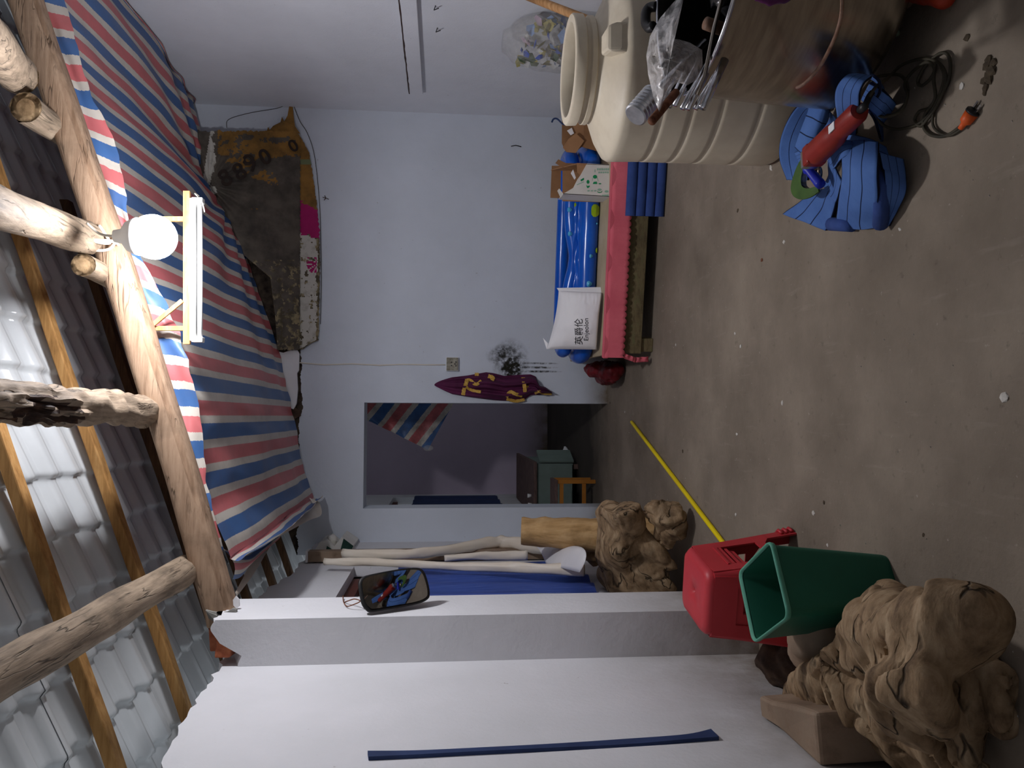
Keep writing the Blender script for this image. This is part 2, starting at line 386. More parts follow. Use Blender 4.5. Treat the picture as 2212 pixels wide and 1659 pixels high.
def blob(name, caps, m, voxel=.02, disp=.02, fr=6, parent=None, cuts=(), smooth=4, stretch=(1, 1, 1), ridge=0):
    mb = MB()
    for a, ra, b, rb in caps:
        a, b = Vector(a), Vector(b); n = max(2, int((b - a).length / (min(ra, rb) * .45)) + 1)
        for i in range(n): t = i / (n - 1); mb.ball(a.lerp(b, t), ra + (rb - ra) * t, 8)
    o = mb.build('tmp', m); q = o.modifiers.new('r', 'REMESH'); q.mode = 'VOXEL'; q.voxel_size = voxel
    dg = bpy.context.evaluated_depsgraph_get(); dg.update()
    me = bpy.data.meshes.new_from_object(o.evaluated_get(dg)); old = o.data
    bpy.data.objects.remove(o); bpy.data.meshes.remove(old)
    bm = bmesh.new(); bm.from_mesh(me)
    for _ in range(smooth): bmesh.ops.smooth_vert(bm, verts=bm.verts, factor=.5, use_axis_x=True, use_axis_y=True, use_axis_z=True)
    bm.normal_update()
    for v in bm.verts:
        p = Vector((v.co.x * stretch[0], v.co.y * stretch[1], v.co.z * stretch[2]))
        d = noise.fractal(p * fr, .8, 2.1, 5) * disp
        if ridge: d -= ridge * (1 - abs(noise.noise(p * fr * .8 + Vector((3, 1, 7))))) ** 6
        v.co += v.normal * d
    for co, no in cuts:
        r = bmesh.ops.bisect_plane(bm, geom=bm.verts[:] + bm.edges[:] + bm.faces[:], plane_co=Vector(co), plane_no=Vector(no), clear_outer=True)
        ed = [e for e in r['geom_cut'] if isinstance(e, bmesh.types.BMEdge)]
        if ed: bmesh.ops.triangle_fill(bm, edges=ed, use_beauty=True)
    bmesh.ops.recalc_face_normals(bm, faces=bm.faces)
    for f in bm.faces: f.smooth = True
    for e in bm.edges:
        if len(e.link_faces) == 2 and e.calc_face_angle(0) > .9: e.smooth = False
    off = parent_loc(parent)
    for v in bm.verts: v.co -= off
    bm.to_mesh(me); bm.free(); me.name = name
    me.materials.clear(); me.materials.append(MT[m])
    o = bpy.data.objects.new(name, me); COL.objects.link(o)
    if parent: o.parent = parent
    return o
def text(name, body, org, ex, ey, size, m, parent=None, fn=None, bold=0):
    c = bpy.data.curves.new('txt', 'FONT'); c.body = body; c.size = 1; c.offset = bold; c.align_x = 'CENTER'; c.align_y = 'CENTER'
    o = bpy.data.objects.new('txt', c); COL.objects.link(o)
    dg = bpy.context.evaluated_depsgraph_get(); dg.update()
    me = bpy.data.meshes.new_from_object(o.evaluated_get(dg)); bpy.data.objects.remove(o); bpy.data.curves.remove(c)
    org, ex, ey = Vector(org), Vector(ex), Vector(ey); off = parent_loc(parent)
    for v in me.vertices:
        p = org + ex * (v.co.x * size) + ey * (v.co.y * size)
        v.co = (fn(p) if fn else p) - off
    me.materials.clear(); me.materials.append(MT[m]); me.name = name
    q = bpy.data.objects.new(name, me); COL.objects.link(q)
    if parent: q.parent = parent
    return q
# ------------------------------------------------------------------ setting
XL, XR, YB, YF, YE = -1.05, 2.60, 6.49, -1.6, 10.35
def BZ(x): return 3.08 + .36 * x          # height of the rafters at x
# floor
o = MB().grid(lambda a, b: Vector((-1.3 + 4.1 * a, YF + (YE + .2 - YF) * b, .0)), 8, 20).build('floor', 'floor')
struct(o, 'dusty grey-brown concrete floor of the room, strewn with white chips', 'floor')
# left wall with broken top and a window opening
WY0, WY1, WZ0, WZ1 = 4.42, 5.45, .55, 2.02
RY0, RY1, RZ0, RZ1 = 8.9, 10.0, .95, 2.05
top_l = lerp([-2, 1.5, 2.4, 3.0, 3.33, 3.72, 4.3, 4.8, 5.25, 6.0, 6.6, 11], [2.2, 2.2, 2.24, 2.31, 2.32, 2.40, 2.46, 2.46, 2.40, 2.42, 2.46, 2.6])
mb = MB(); ys = sorted(set([round(YF + .04 * i, 3) for i in range(int((YE - YF) / .04) + 1)] + [YE, WY0, WY1, RY0, RY1]))
tz = {y: top_l(y) + .03 * noise.noise(Vector((y * 9, 1, 2))) + .022 * noise.noise(Vector((y * 31, 4, 2))) for y in ys}
for y0, y1 in zip(ys, ys[1:]):
    hole = None
    if y0 >= WY0 - 1e-4 and y1 <= WY1 + 1e-4: hole = (WZ0, WZ1)
    if y0 >= RY0 - 1e-4 and y1 <= RY1 + 1e-4: hole = (RZ0, RZ1)
    segs = [(0, hole[0], 0, hole[0]), (hole[1], tz[y0], hole[1], tz[y1])] if hole else [(0, tz[y0], 0, tz[y1])]
    for a0, b0, a1, b1 in segs:
        mb.add([(XL, y0, a0), (XL, y1, a1), (XL, y1, b1), (XL, y0, b0), (XL - .2, y0, a0), (XL - .2, y1, a1), (XL - .2, y1, b1), (XL - .2, y0, b0)],
               [(0, 1, 2, 3), (7, 6, 5, 4), (3, 2, 6, 7), (0, 4, 5, 1), (0, 3, 7, 4), (1, 5, 6, 2)])
wl = struct(mb.build('wall_left', 'wall_left'), 'white plastered side wall with a ragged broken top edge', 'wall')
# pillar against the left wall: ragged top, broken bricks
mb = MB(); n = 22
PX = -.855
P0, P1 = 3.33, 3.70
front = [(XL + (PX - XL) * i / n, P0, 0) for i in range(n + 1)] + [(PX, P0 + (P1 - P0) * i / n, 0) for i in range(1, n + 1)] + [(PX + (XL - PX) * i / n, P1, 0) for i in range(1, n + 1)]
def ptop(p):
    x, y = p[0], p[1]
    return 2.33 + .03 * (x - XL) / .2 + (.05 if y > 3.5 else 0) + .05 * noise.noise(Vector((x * 16, y * 16, 5))) - (.08 if x < -.96 and y < 3.5 else 0)
mb.rings([[Vector(p) for p in front], [Vector((p[0], p[1], 1.2)) for p in front], [Vector((p[0], p[1], ptop(p))) for p in front]], cap=False)
m_ = len(front); mb.f.append(tuple(2 * m_ + i for i in range(m_))); mb.mi.append(0)
pil = struct(mb.build('pillar', 'wall_left'), 'white square pillar on the side wall, lit on its room side', 'pillar')
for i, (x, y, z, rz) in enumerate(((-.965, 3.40, 2.318, .1), (-.98, 3.58, 2.40, -.2))):
    b = MB().box((-.055, -.06, -.03), (.055, .06, .03))
    c, s_ = math.cos(rz), math.sin(rz)
    b.v = [Vector((x + p.x * c - p.y * s_, y + p.x * s_ + p.y * c, z + p.z + .012 * noise.noise(p * 60 + Vector((i, 0, 0))))) for p in b.v]
    b.build('brick', 'brick', pil, bevel=.006)
# back wall with the doorway
DX0, DX1, DZ, TH = -.772, .112, 2.07, .26
mb = MB(); wt = lambda x: BZ(x) - .06
def slab(x0, x1, z0, z1a, z1b): mb.add([(x0, YB, z0), (x1, YB, z0), (x1, YB, z1b), (x0, YB, z1a), (x0, YB + TH, z0), (x1, YB + TH, z0), (x1, YB + TH, z1b), (x0, YB + TH, z1a)], [(0, 1, 2, 3), (7, 6, 5, 4), (0, 4, 5, 1), (1, 5, 6, 2), (2, 6, 7, 3), (3, 7, 4, 0)])
slab(XL - .1, DX0, 0, wt(XL - .1), wt(DX0)); slab(DX0, DX1, DZ, wt(DX0), wt(DX1)); slab(DX1, XR + .1, 0, wt(DX1), wt(XR))
wb = struct(mb.build('wall_back', 'wall_back'), 'white end wall with a doorway and a black mould stain', 'wall')
# right wall, front wall, far room
mb = MB()
for y0, y1, z0, z1 in ((YF, 7.1, 0, wt(XR)), (9.7, YE, 0, wt(XR)), (7.1, 9.7, 0, .4), (7.1, 9.7, 2.6, wt(XR))): mb.box((XR, y0, z0), (XR + .2, y1, z1))  # the gap is an unseen opening, added to let daylight into the far room
struct(mb.build('wall_right', 'wall'), 'white plastered wall on the right with a plaster ledge', 'wall')
mb = MB(); mb.box((XL - .2, YF - .2, 0), (XR + .2, YF, 2.25)); mb.add([(XL, YF, 2.25), (XR + .2, YF, 2.25), (XR + .2, YF, wt(XR)), (XL, YF - .2, 2.25), (XR + .2, YF - .2, 2.25), (XR + .2, YF - .2, wt(XR))], [(0, 1, 2), (5, 4, 3), (0, 2, 5, 3)])
struct(mb.build('wall_front', 'wall'), 'white wall behind the viewer', 'wall')
mb = MB(); mb.add([(XL - .2, YE, 0), (XR + .2, YE, 0), (XR + .2, YE, wt(XR)), (XL - .2, YE, wt(XL - .2)), (XL - .2, YE + .2, 0), (XR + .2, YE + .2, 0), (XR + .2, YE + .2, wt(XR)), (XL - .2, YE + .2, wt(XL - .2))], [(0, 1, 2, 3), (7, 6, 5, 4), (0, 4, 5, 1), (2, 6, 7, 3), (0, 3, 7, 4), (1, 5, 6, 2)])
struct(mb.build('wall_far', 'wall_room'), 'dim lilac wall of the room beyond the doorway', 'wall')
# plaster ledge on the right wall
A, B_, C_ = S(868, 0, XR - .05), S(880, 203, XR - .05), S(913, 196, XR - .05)
zt, zb = (A.z + B_.z) / 2, C_.z
mb = MB().box((XR - .05, 3.2, zb), (XR + .01, B_.y, zt))
struct(mb.build('trim_1', 'wall', bevel=.004), 'white plaster ledge along the right wall, dirty along its top', 'ledge')
mb = MB(); pts = [Vector((XR - .045 + .004 * noise.noise(Vector((k, 0, 0))), 3.2 + (B_.y - 3.2) * k / 60, zt + .004 * noise.noise(Vector((k * 1.7, 5, 0))))) for k in range(61)]
tr = [x for x in bpy.data.objects if x.name == 'trim_1'][0]
mb.tube(pts, [.006 + .006 * abs(noise.noise(Vector((k * .9, 2, 8)))) for k in range(61)], 6).build('dust_line', mat('dust_line_dark', (66, 50, 46)), tr, True, label='dark dusty crack along the top')

# ------------------------------------------------------------------ roof: ribbed plastic tile sheets
ceil = bpy.data.objects.new('ceiling', None); COL.objects.link(ceil); struct(ceil, 'sloping roof of white ribbed plastic tile sheets', 'roof')
def roofz(x, y):
    p = (y / .19) % 1.0
    rib = .5 - .5 * math.cos(2 * math.pi * p); rib = min(1, max(0, (rib - .22) * 2.4)); rib = rib * rib * (3 - 2 * rib) * .036
    q = ((x + 1.9 + .005 * math.sin(y * 7)) / .235) % 1.0
    step = -.030 * (q if q < .9 else .9 * (1 - (q - .9) / .1))
    return BZ(x) + .05 + rib - step * 1.0
ye = [0.6, 1.75, 2.89, 4.03, 5.17, 6.31, 7.45, 8.59, 10.5]
for k in range(len(ye) - 1):
    y0, y1 = ye[k] - .04, ye[k + 1] + .04
    fine = ye[k + 1] < 6.4
    x0 = -2.1
    nu = 400 if fine else 70; nv = int((y1 - y0) / (.0155 if fine else .05))
    MB().grid(lambda a, b: Vector((x0 + (XR + .35 - x0) * a, y0 + (y1 - y0) * b, roofz(x0 + (XR + .35 - x0) * a, y0 + (y1 - y0) * b) + .004 * (k % 2))), nu, nv).build('roof_sheet', 'sheet', ceil, True)
# near part of the roof over the viewer
MB().grid(lambda a, b: Vector((-2.1 + 5.05 * a, YF - .3 + (.65 - YF + .3) * b, roofz(-2.1 + 5.05 * a, YF - .3 + (.65 - YF + .3) * b))), 60, 60).build('roof_sheet', 'sheet', ceil, True)

# rafters running down the slope
def raft(y, pts, lab, m='batten', x0=-2.0, x1=2.7, wd=.062, hg=.05):
    xs = np.linspace(x0, x1, 40); rr = []
    for x in xs:
        c = Vector((x, y + .012 * noise.noise(Vector((x * 1.3, y, 0))), BZ(x) + .01 + .01 * noise.noise(Vector((x * 1.7, y, 4)))))
        w2, h2 = wd / 2 * (1 + .12 * noise.noise(Vector((x * 3, y, 9)))), hg / 2
        rr.append([c + Vector(q) for q in ((0, -w2, -h2), (0, w2, -h2), (0, w2, h2), (0, -w2, h2))])
    o = MB().rings(rr).build('rafter', m, bevel=.006)
    return tag(o, lab, 'rafter')
raft(3.03, None, 'orange-brown rafter nearest the viewer, crossing above the broken log')
raft(3.74, None, 'orange-brown rafter just above the big cracked beam')
MT['batten_shaded'] = wood('shaded_batten', (66, 46, 30), (92, 66, 44), (112, 82, 56), (.8, 8, 8))  # batten wood darkened in colour for the shade beyond the beam
for y, lab in ((4.44, 'dark rafter over the pillar, first one beyond the big beam'), (5.12, 'dark rafter above the broken wall top, second beyond the big beam'),
               (5.78, 'dark rafter at the far corner above the crumpled carton'), (6.36, 'dark rafter lying along the top of the end wall')):
    raft(y, None, lab, 'batten_shaded', x1=1.2 if y > 4 else 2.7)

# the big cracked beam across the room
YBM = 3.55
bc = [D(20, -120, YBM), D(57, 0, YBM), D(291, 690, YBM), D(400, 1050, YBM), D(474, 1300, YBM), D(486, 1340, YBM)]
bzx = lerp([p.x for p in bc], [p.z for p in bc])
XS = np.linspace(2.62, -.93, 90); rr = []
for i, x in enumerate(XS):
    c = Vector((x, YBM, bzx(x) + .006 * noise.noise(Vector((x * 2, 0, 0))))); ring = []
    for j in range(28):
        th = 2 * math.pi * j / 28
        e = 2.8; cx_ = abs(math.cos(th)) ** (2 / e) * (1 if math.cos(th) >= 0 else -1); sx_ = abs(math.sin(th)) ** (2 / e) * (1 if math.sin(th) >= 0 else -1)
        r = .074 * (1 + .03 * noise.noise(Vector((x * 1.2, cx_, sx_))))
        crack_th = math.radians(222 + 10 * noise.noise(Vector((x * .8, 3, 3))))
        dth = abs((th - crack_th + math.pi) % (2 * math.pi) - math.pi)
        if dth < .12: r *= 1 - .22 * max(0, min(1, .75 + 1.2 * noise.noise(Vector((x * 3, 7, 1)))))
        ring.append(c + Vector((0, cx_ * r, sx_ * r * .95)))
    rr.append(ring)
o = MB().rings(rr).build('roof_beam', 'beam', None, True, sharp=.5)
tag(o, 'big squared brown beam with a long crack, spanning the room under the roof', 'beam')

# log purlins running away from the viewer
def log(a, b, ra, rb, lab, m='log', extra=0, jit=.22, n=16, seed=0, squash=1, rot=None):
    a, b = Vector(a), Vector(b); N = 26
    t = thing('log_purlin', lab, 'log', a)
    pts = [a.lerp(b, i / N) + Vector((.012 * noise.noise(Vector((i * .2, seed, 0))), 0, .012 * noise.noise(Vector((i * .2, seed, 5))))) for i in range(N + 1)]
    if rot:
        n = 40; N2 = 110; pts2 = curve(pts, 4); N2 = len(pts2) - 1
        mb = MB().tube(pts2, [ra + (rb - ra) * i / N2 for i in range(N2 + 1)], n, False, jit, seed, squash)
        for i in range(N2 + 1):
            for j in range(n):
                th = 2 * math.pi * j / n; k = max(0, 1 - abs((i / N2 - rot[0]) / rot[1])) ** .5 * max(0, math.cos(th - rot[2])) ** .7
                d = k * max(0, .12 + noise.fractal(Vector((i * .05, math.cos(th) * 3.0, math.sin(th) * 3.0 + seed)), .9, 2, 4) * .7)
                v = mb.v[i * n + j]; mb.v[i * n + j] = v.lerp(pts2[i], min(.5, d * 1.1))
                if j and i < N2 and d > .17: mb.mi[i * n + j] = 1
        mb.build('trunk', [m, 'rot'], t, True, sharp=.9)
    else:
        MB().tube(pts, [ra + (rb - ra) * i / N for i in range(N + 1)], n, False, jit, seed, squash).build('trunk', m, t, True)
    for p, q, r in ((pts[-1], pts[-2], rb), (pts[0], pts[1], ra)):
        d = (p - q).normalized(); u = Vector((0, 0, 1)); u = (u - d * d.dot(u)).normalized(); v_ = d.cross(u)
        MB().rings([[p + d * .0 + u * (r * .99 * k * math.cos(t_)) + v_ * (r * .99 * k * squash * math.sin(t_)) + d * (.004 if k < .5 else 0) for t_ in np.linspace(0, 2 * math.pi, 18)[:-1]] for k in (1.04, .6, .1)], True).build('cut_end', 'log_end', t, True, label='pale sawn end')
    return t
def ext(p, q, y0):   # carry the line p-q on to depth y0
    k = (y0 - p.y) / (q.y - p.y); return p.lerp(q, k)
e1, s1 = D(408, 1228, 3.58), D(0, 1462, 2.20)
log(ext(e1, s1, .9), e1, .072, .064, 'weathered grey-brown log running to the pillar end of the beam', seed=1)
e2, s2 = D(312, 888, 3.50), D(0, 868, 2.42)
t2 = log(ext(e2, s2, .9), e2, .076, .07, 'half-rotten split log ending on the middle of the beam', seed=5, squash=.95, jit=.3, rot=(.62, .17, 3.9))
e3, s3 = D(185, 515, 3.42), D(0, 447, 2.62)
t3 = log(ext(e3, s3, .9), e3, .078, .07, 'log carrying two white cables, ending by the lamp', seed=9)
e4, s4 = D(36, 160, 3.40), D(0, 118, 3.0)
log(ext(e4, s4, 1.2), e4, .085, .08, 'thick log in the top right-hand corner of the roof', seed=13)
f1 = D(56, 230, 3.30); log(f1 + Vector((.03, 3.1, .02)), f1, .065, .062, 'log end with pale sawn face beside the thick corner log', seed=17)
f2 = D(180, 572, 3.32); log(f2 + Vector((.02, 3.1, .26)), f2, .05, .047, 'log end with pale sawn face just beyond the cabled log', seed=21)
# shards by the beam end
mat('grey_tile', (150, 148, 142), (122, 120, 114), .8, scale=10); MT['grey_tile'] = bpy.data.materials['grey_tile']
o = MB().prism([D(x, y, 3.44 + .02 * math.sin((y - 1312) * .08)) for x, y in ((443, 1318), (458, 1322), (474, 1324), (490, 1322), (503, 1314), (511, 1317), (510, 1332), (503, 1346), (486, 1350), (466, 1346), (450, 1336))], (0, .02, 0)).build('tile_shard', 'grey_tile', None, bevel=.003)
tag(o, 'curved grey tile shard under the beam end on the pillar', 'tile')
o = MB().prism([D(x, y, 3.50) for x, y in ((509, 1288), (516, 1296), (517, 1310), (511, 1315), (504, 1308), (503, 1296))], (0, .012, 0)).build('paper_scrap', 'paper_white'); tag(o, 'white paper scrap stuck between beam end and pillar', 'paper')

# ------------------------------------------------------------------ striped tarp hung as a ceiling
far_pts = [(415, 215), (436, 300), (445, 400), (500, 480), (545, 600), (600, 750), (640, 930), (664, 1060)]
fp = [D(x, y, 6.42) for x, y in far_pts]
farz = lerp([p.x for p in fp], [p.z for p in fp])
TXR, TXL, TY0, TY1 = 2.58, -.66, 3.70, 6.42
lowf = [(40, -400), (95, -160), (130, 0), (158, 79), (190, 190), (221, 253), (247, 316), (263, 380), (276, 452), (300, 540), (335, 611), (361, 668), (386, 721), (402, 770), (421, 848), (430, 911), (436, 1000), (455, 1100), (480, 1180)]
lf = [D(x, y, 3.66) for x, y in lowf]
flapz = lerp([p.x for p in lf], [p.z for p in lf])
def nearz(x):
    k = min(1, max(0, (x - .2) / .5)); return flapz(x) + .02 + (.10 * k)
tarp = thing('striped_tarp', 'red, white and blue striped tarp slung under the roof from beam to end wall', 'tarp', (1, 5, 2.7))
def tf(a, b):
    x = TXR + (TXL - TXR) * a; y = TY0 + (TY1 - TY0) * b
    z = nearz(x) * (1 - b) + farz(x) * b - .08 * math.sin(math.pi * b) * (1 - a * .95)
    d = math.hypot((x - 1.75) * 1.0, y - 6.35)
    an = math.atan2(y - 6.4, x - 1.75)
    z += .03 * math.sin(an * 16) * math.exp(-d * .75) * min(1, d * 4)
    z += .022 * noise.noise(Vector((x * 5, y * 1.1, 2))) * math.sin(math.pi * min(1, b * 1.1 + .05)) + .012 * noise.noise(Vector((x * 11, y * 3, 6)))
    e = max(0, (a - .9) / .1); z -= .05 * e * e
    y2 = y + (.02 * noise.noise(Vector((x * 3, 1, 1))) if b > .95 else 0)
    return Vector((x, y2, z))
MB().grid(tf, 150, 60, lambda a, b: (TXR + (TXL - TXR) * a, b * 2.7)).build('canopy', 'tarp', tarp, True)
# rolled-under left edge
def te(a, b):
    p = tf(1, b); th = a * 2.5; r = .04 + .02 * math.sin(b * 3)
    return p + Vector((-r * math.sin(th) * .5, 0, -r * (1 - math.cos(th)))) + Vector((.06 * max(0, a - .6), 0, .012 * noise.noise(Vector((b * 9, a * 3, 3)))))
MB().grid(te, 12, 50, lambda a, b: (TXL - a * .2, b * 2.7)).build('rolled_edge', 'tarp', tarp, True)
# flap folded down behind the beam
def tfl(a, b):
    x = 2.58 + (-.62 - 2.58) * a; zt_ = bzx(x) - .02; zb_ = flapz(x)
    y = 3.655 + .018 * noise.noise(Vector((x * 5, b * 2, 3))) + .02 * b + .02 * math.sin(b * 3 + x * 9) * b
    return Vector((x + .02 * math.sin(b * 2 + x * 3) * b, y, zt_ + (min(zb_, zt_ - .03) - zt_) * b + .012 * noise.noise(Vector((x * 14, 1, 2))) * b))
MB().grid(tfl, 140, 10, lambda a, b: (2.58 - 3.2 * a + .07 + .03 * b, b * .2)).build('flap', 'tarp', tarp, True, label='glossy strip of tarp folded down behind the beam')
# end at the right wall: edge hanging on the wall
wp = [S(90, -120, 2.585), S(165, 0, 2.585), S(215, 70, 2.585), S(265, 130, 2.585), S(330, 180, 2.585), S(395, 205, 2.585), S(412, 240, 2.57)]
wz = lerp([p.y for p in wp], [p.z for p in wp])
def tw(a, b):
    y = 3.72 + (6.42 - 3.72) * a; z0 = tf(0, a).z; z1 = min(z0 - .02, wz(y))
    return Vector((2.575 + .012 * noise.noise(Vector((y * 6, b * 4, 1))) , y, z0 + (z1 - z0) * b))
MB().grid(tw, 70, 6, lambda a, b: (2.58 + b * .25, a * 2.7)).build('wall_edge', 'tarp_dark', tarp, True, label='darkened edge of the tarp against the right wall')
# torn strips below the left edge
t = thing('tarp_strip', 'twisted cream and blue torn strip hanging under the tarp above the pillar', 'tarp', D(600, 1180, 4.6))
pa = curve([D(668, 1075, 6.2), D(676, 1096, 6.0), D(648, 1118, 5.6), D(606, 1148, 5.1), D(578, 1190, 4.7), D(548, 1240, 4.2), D(512, 1288, 3.75)], 8)
pb = curve([D(690, 1085, 6.2), D(694, 1112, 6.0), D(664, 1126, 5.6), D(590, 1168, 5.0), D(548, 1208, 4.6), D(525, 1248, 4.2), D(508, 1280, 3.75)], 8)
MB().grid(lambda a, b: pa[int(a * (len(pa) - 1))].lerp(pb[int(a * (len(pb) - 1))], b), len(pa) - 1, 4).build('cream_strip', 'cream', t, True, label='cream hem')
pc = curve([D(482, 1185, 3.72), D(500, 1192, 4.0), D(530, 1200, 4.3), D(560, 1180, 4.7), D(600, 1150, 5.2)], 8)
pd = curve([D(502, 1252, 3.72), D(520, 1246, 3.95), D(538, 1222, 4.2), D(556, 1202, 4.5), D(590, 1172, 5.0)], 8)
MB().grid(lambda a, b: pc[int(a * (len(pc) - 1))].lerp(pd[int(a * (len(pd) - 1))], b) + Vector((0, 0, -.03 * math.sin(3.1 * b))), len(pc) - 1, 6, lambda a, b: (.1 + b * .3, a)).build('striped_scrap', 'tarp', t, True)
# ------------------------------------------------------------------ lamp
t = thing('hanging_bulb', 'glowing white globe bulb hanging between the beam and the tube lamp', 'bulb', BULB)
MB().ball(BULB, .088, 16).build('globe', 'bulb', t, True)  # globe enlarged to stand in for the glare round the bulb
MB().lathe([(.0, .15), (.024, .15), (.030, .12), (.058, .100), (.072, .072), (.0745, .060), (.072, .058), (.064, .066), (.045, .082), (.01, .092)], BULB, 32).build('socket', 'white_enamel', t, True)  # flared collar added to hold the bulb's light off the beam above
MB().tube(curve([BULB + Vector((0, 0, .14)), BULB + Vector((.0, -.03, .19)), BULB + Vector((.03, -.08, .22))]), .005, 8).build('cord', 'cable_white', t, True)
YL = 3.60
lt = thing('tube_lamp', 'fluorescent tube lamp on an orange-brown wooden bracket under the beam', 'lamp', D(415, 580, YL))
def bar_px(p, q, Y, wd, dp, name, m, dy=0):
    a, b = D(p[0], p[1], Y), D(q[0], q[1], Y); a.y += dy; b.y += dy
    return MB().bar(a, b, dp, wd, (0, 0, 1) if abs((b - a).normalized().z) < .9 else (1, 0, 0)).build(name, m, lt, bevel=.002)
bar_px((404, 413), (404, 744), YL, .030, .022, 'wooden_bar', 'lath')
bar_px((300, 472), (400, 472), YL, .022, .02, 'hanger', 'lath', .01)
bar_px((300, 709), (400, 709), YL, .022, .02, 'hanger', 'lath', .01)
bar_px((328, 706), (396, 650), YL, .020, .014, 'brace', 'lath', -.012)
a, b = D(419, 430, YL), D(419, 737, YL)
MB().bar(a, b, .045, .026).build('lamp_housing', 'white_enamel', lt, bevel=.004)
a, b = D(432, 442, YL - .01), D(432, 728, YL - .01)
MB().tube([a, b], .0115, 14).build('lamp_tube', 'glass_tube', lt, True)
for p in ((428, 434), (428, 734)):
    c = D(p[0], p[1], YL - .005); MB().box(c - Vector((.012, .02, .024)), c + Vector((.012, .02, .024))).build('lamp_holder', 'white_enamel', lt, bevel=.003)
c = curve([D(430, 424, YL), D(421, 418, YL), D(436, 436, YL - .02), D(442, 458, YL - .02)], 6)
MB().tube(c, .003, 6).build('lead_wire', 'cable_white', lt, True)
# white cables clipped along the log
def cab(pts, lab, r=.007, m='cable_white', grp=None):
    o = MB().tube(curve(pts, 8), r, 8).build('cable', m, None, True); return tag(o, lab, 'cable', grp)
cab([D(-20, 420, 2.45), D(22, 438, 2.6), D(78, 458, 2.85), D(128, 472, 3.1), D(165, 497, 3.3), D(202, 520, 3.34), D(235, 525, 3.42), D(232, 514, 3.46), D(214, 487, 3.46)], 'white cable along the cabled log, upper of the two, ending by the bulb')
cab([D(-20, 448, 2.45), D(20, 462, 2.6), D(50, 480, 2.75), D(90, 500, 2.9), D(140, 514, 3.1), D(190, 518, 3.3), D(246, 522, 3.42), D(262, 534, 3.6), D(300, 512, 3.72)], 'white cable along the cabled log, lower of the two, leading to the bulb')
cab([D(155, 498, 3.3), D(172, 522, 3.36), D(205, 540, 3.42), D(236, 538, 3.44), D(249, 522, 3.44), D(248, 512, 3.46)], 'looped white cable end hanging at the beam', .006)

# ------------------------------------------------------------------ soiled banner on the end wall
ban = thing('dirty_banner', 'torn sooty cloth banner with faded numerals hung high on the end wall', 'banner', D(600, 500, 6.4))
tt = lerp([280, 330, 400, 480, 540, 600, 680, 760], [418, 430, 440, 488, 520, 590, 600, 606])
tb = lerp([280, 300, 330, 380, 440, 500, 560, 640, 735, 742, 756], [636, 652, 668, 676, 684, 690, 691, 690, 688, 672, 650])
band = lerp([280, 760], [649, 648])
def bp(a, b):
    y = 283 + (756 - 283) * a; x = tt(y) - 6 + (tb(y) - tt(y) + 6) * b
    if b > .98: x += 2.5 * noise.noise(Vector((y * .16, 1, 3))) + 2 * noise.noise(Vector((y * .5, 1, 3)))
    y += (5 * noise.noise(Vector((x * .09, 9, 1))) + 3 * noise.noise(Vector((x * .3, 9, 1)))) * (1 if a < .01 or a > .99 else 0)
    k = min(1, max(0, (x - 440) / 200)); Y = 6.22 + .2 * k + (.035 if x > band(y) else 0)
    Y += .02 * noise.noise(Vector((x * .02, y * .02, 2))) + .018 * math.sin(math.atan2(x - 450, y - 400) * 22) * math.exp(-math.hypot(x - 450, y - 400) / 130)
    return x, y, min(Y, 6.465)
NU, NV = 170, 110
mb = MB(); mb.grid(lambda a, b: D(*bp(a, b)), NU, NV)
mi = []
for i in range(NU):
    for j in range(NV):
        x, y, _ = bp((i + .5) / NU, (j + .5) / NV); n1 = noise.fractal(Vector((x * .03, y * .03, 1)), 1, 2, 5)
        n2 = noise.fractal(Vector((x * .09, y * .09, 5)), 1, 2, 4)
        if x > band(y):
            if y + 6 * n2 < 436 + (x - 650) * .5: k = 2 if y > 356 or y < 344 else 5
            elif y + 5 * n2 < 506 + (x - 650) * .25: k = 3
            elif n2 > .38 or x > tb(y) - 6 - 5 * n2: k = 1
            elif 556 < y < 590 and math.hypot(x - 688, y - 568) < 26 and (math.atan2(x - 688, y - 568) * 2.2) % 1 < .72 and x < 684: k = 3
            else: k = 4
        else:
            edge = 296 + 70 * max(0, 1 - abs(x - 560) / 150) + 95 * noise.fractal(Vector((x * .012 + y * .02, y * .022 - x * .004, 1)), 1, 2, 5)
            if x > 470 and y < edge - (0 if n2 < .2 else 20): k = 2
            elif x < 486 and y < 420 and 452 - (y - 300) * .16 < x < 462 + (n1 * 14): k = 4
            elif y > 560 and n2 + n1 * .5 > .28 - (y - 560) / 600: k = 1
            else: k = 0
        mi.append(k)
mb.mi = mi
MT['teal_stain'] = mat('teal_stain', (118, 126, 92), None, .9)
mb.build('cloth', ['grime', 'grime2', 'ochre', 'magenta', 'white_cloth', 'teal_stain'], ban, True)
sp = [D(x, y, Y) for x, y, Y in ((576, 284, 6.40), (579, 274, 6.41), (583, 280, 6.41), (590, 272, 6.41), (606, 264, 6.42), (609, 252, 6.43), (614, 262, 6.42), (621, 250, 6.44), (625, 228, 6.47), (632, 229, 6.47), (634, 250, 6.45), (637, 272, 6.43), (648, 288, 6.42))]
MB().prism(sp, (0, .006, 0)).build('corner_tip', 'ochre', ban, label='ochre corner pulled up to the hook')
def num(s_, x, y, size):
    c = D(x, y, 6.19 + .2 * min(1, (x - 440) / 200)); ex = D(x, y - 40, c.y) - c; ey = D(x - 40, y, c.y) - c
    # numerals run up the cloth, turned a quarter
    ex2 = (D(x + 34, y - 20, c.y) - c).normalized(); ey2 = (D(x - 20, y - 34, c.y) - c).normalized()
    text('numeral', s_, c, ex2, ey2, size * 1.2, 'num_ink', ban, bold=.018)
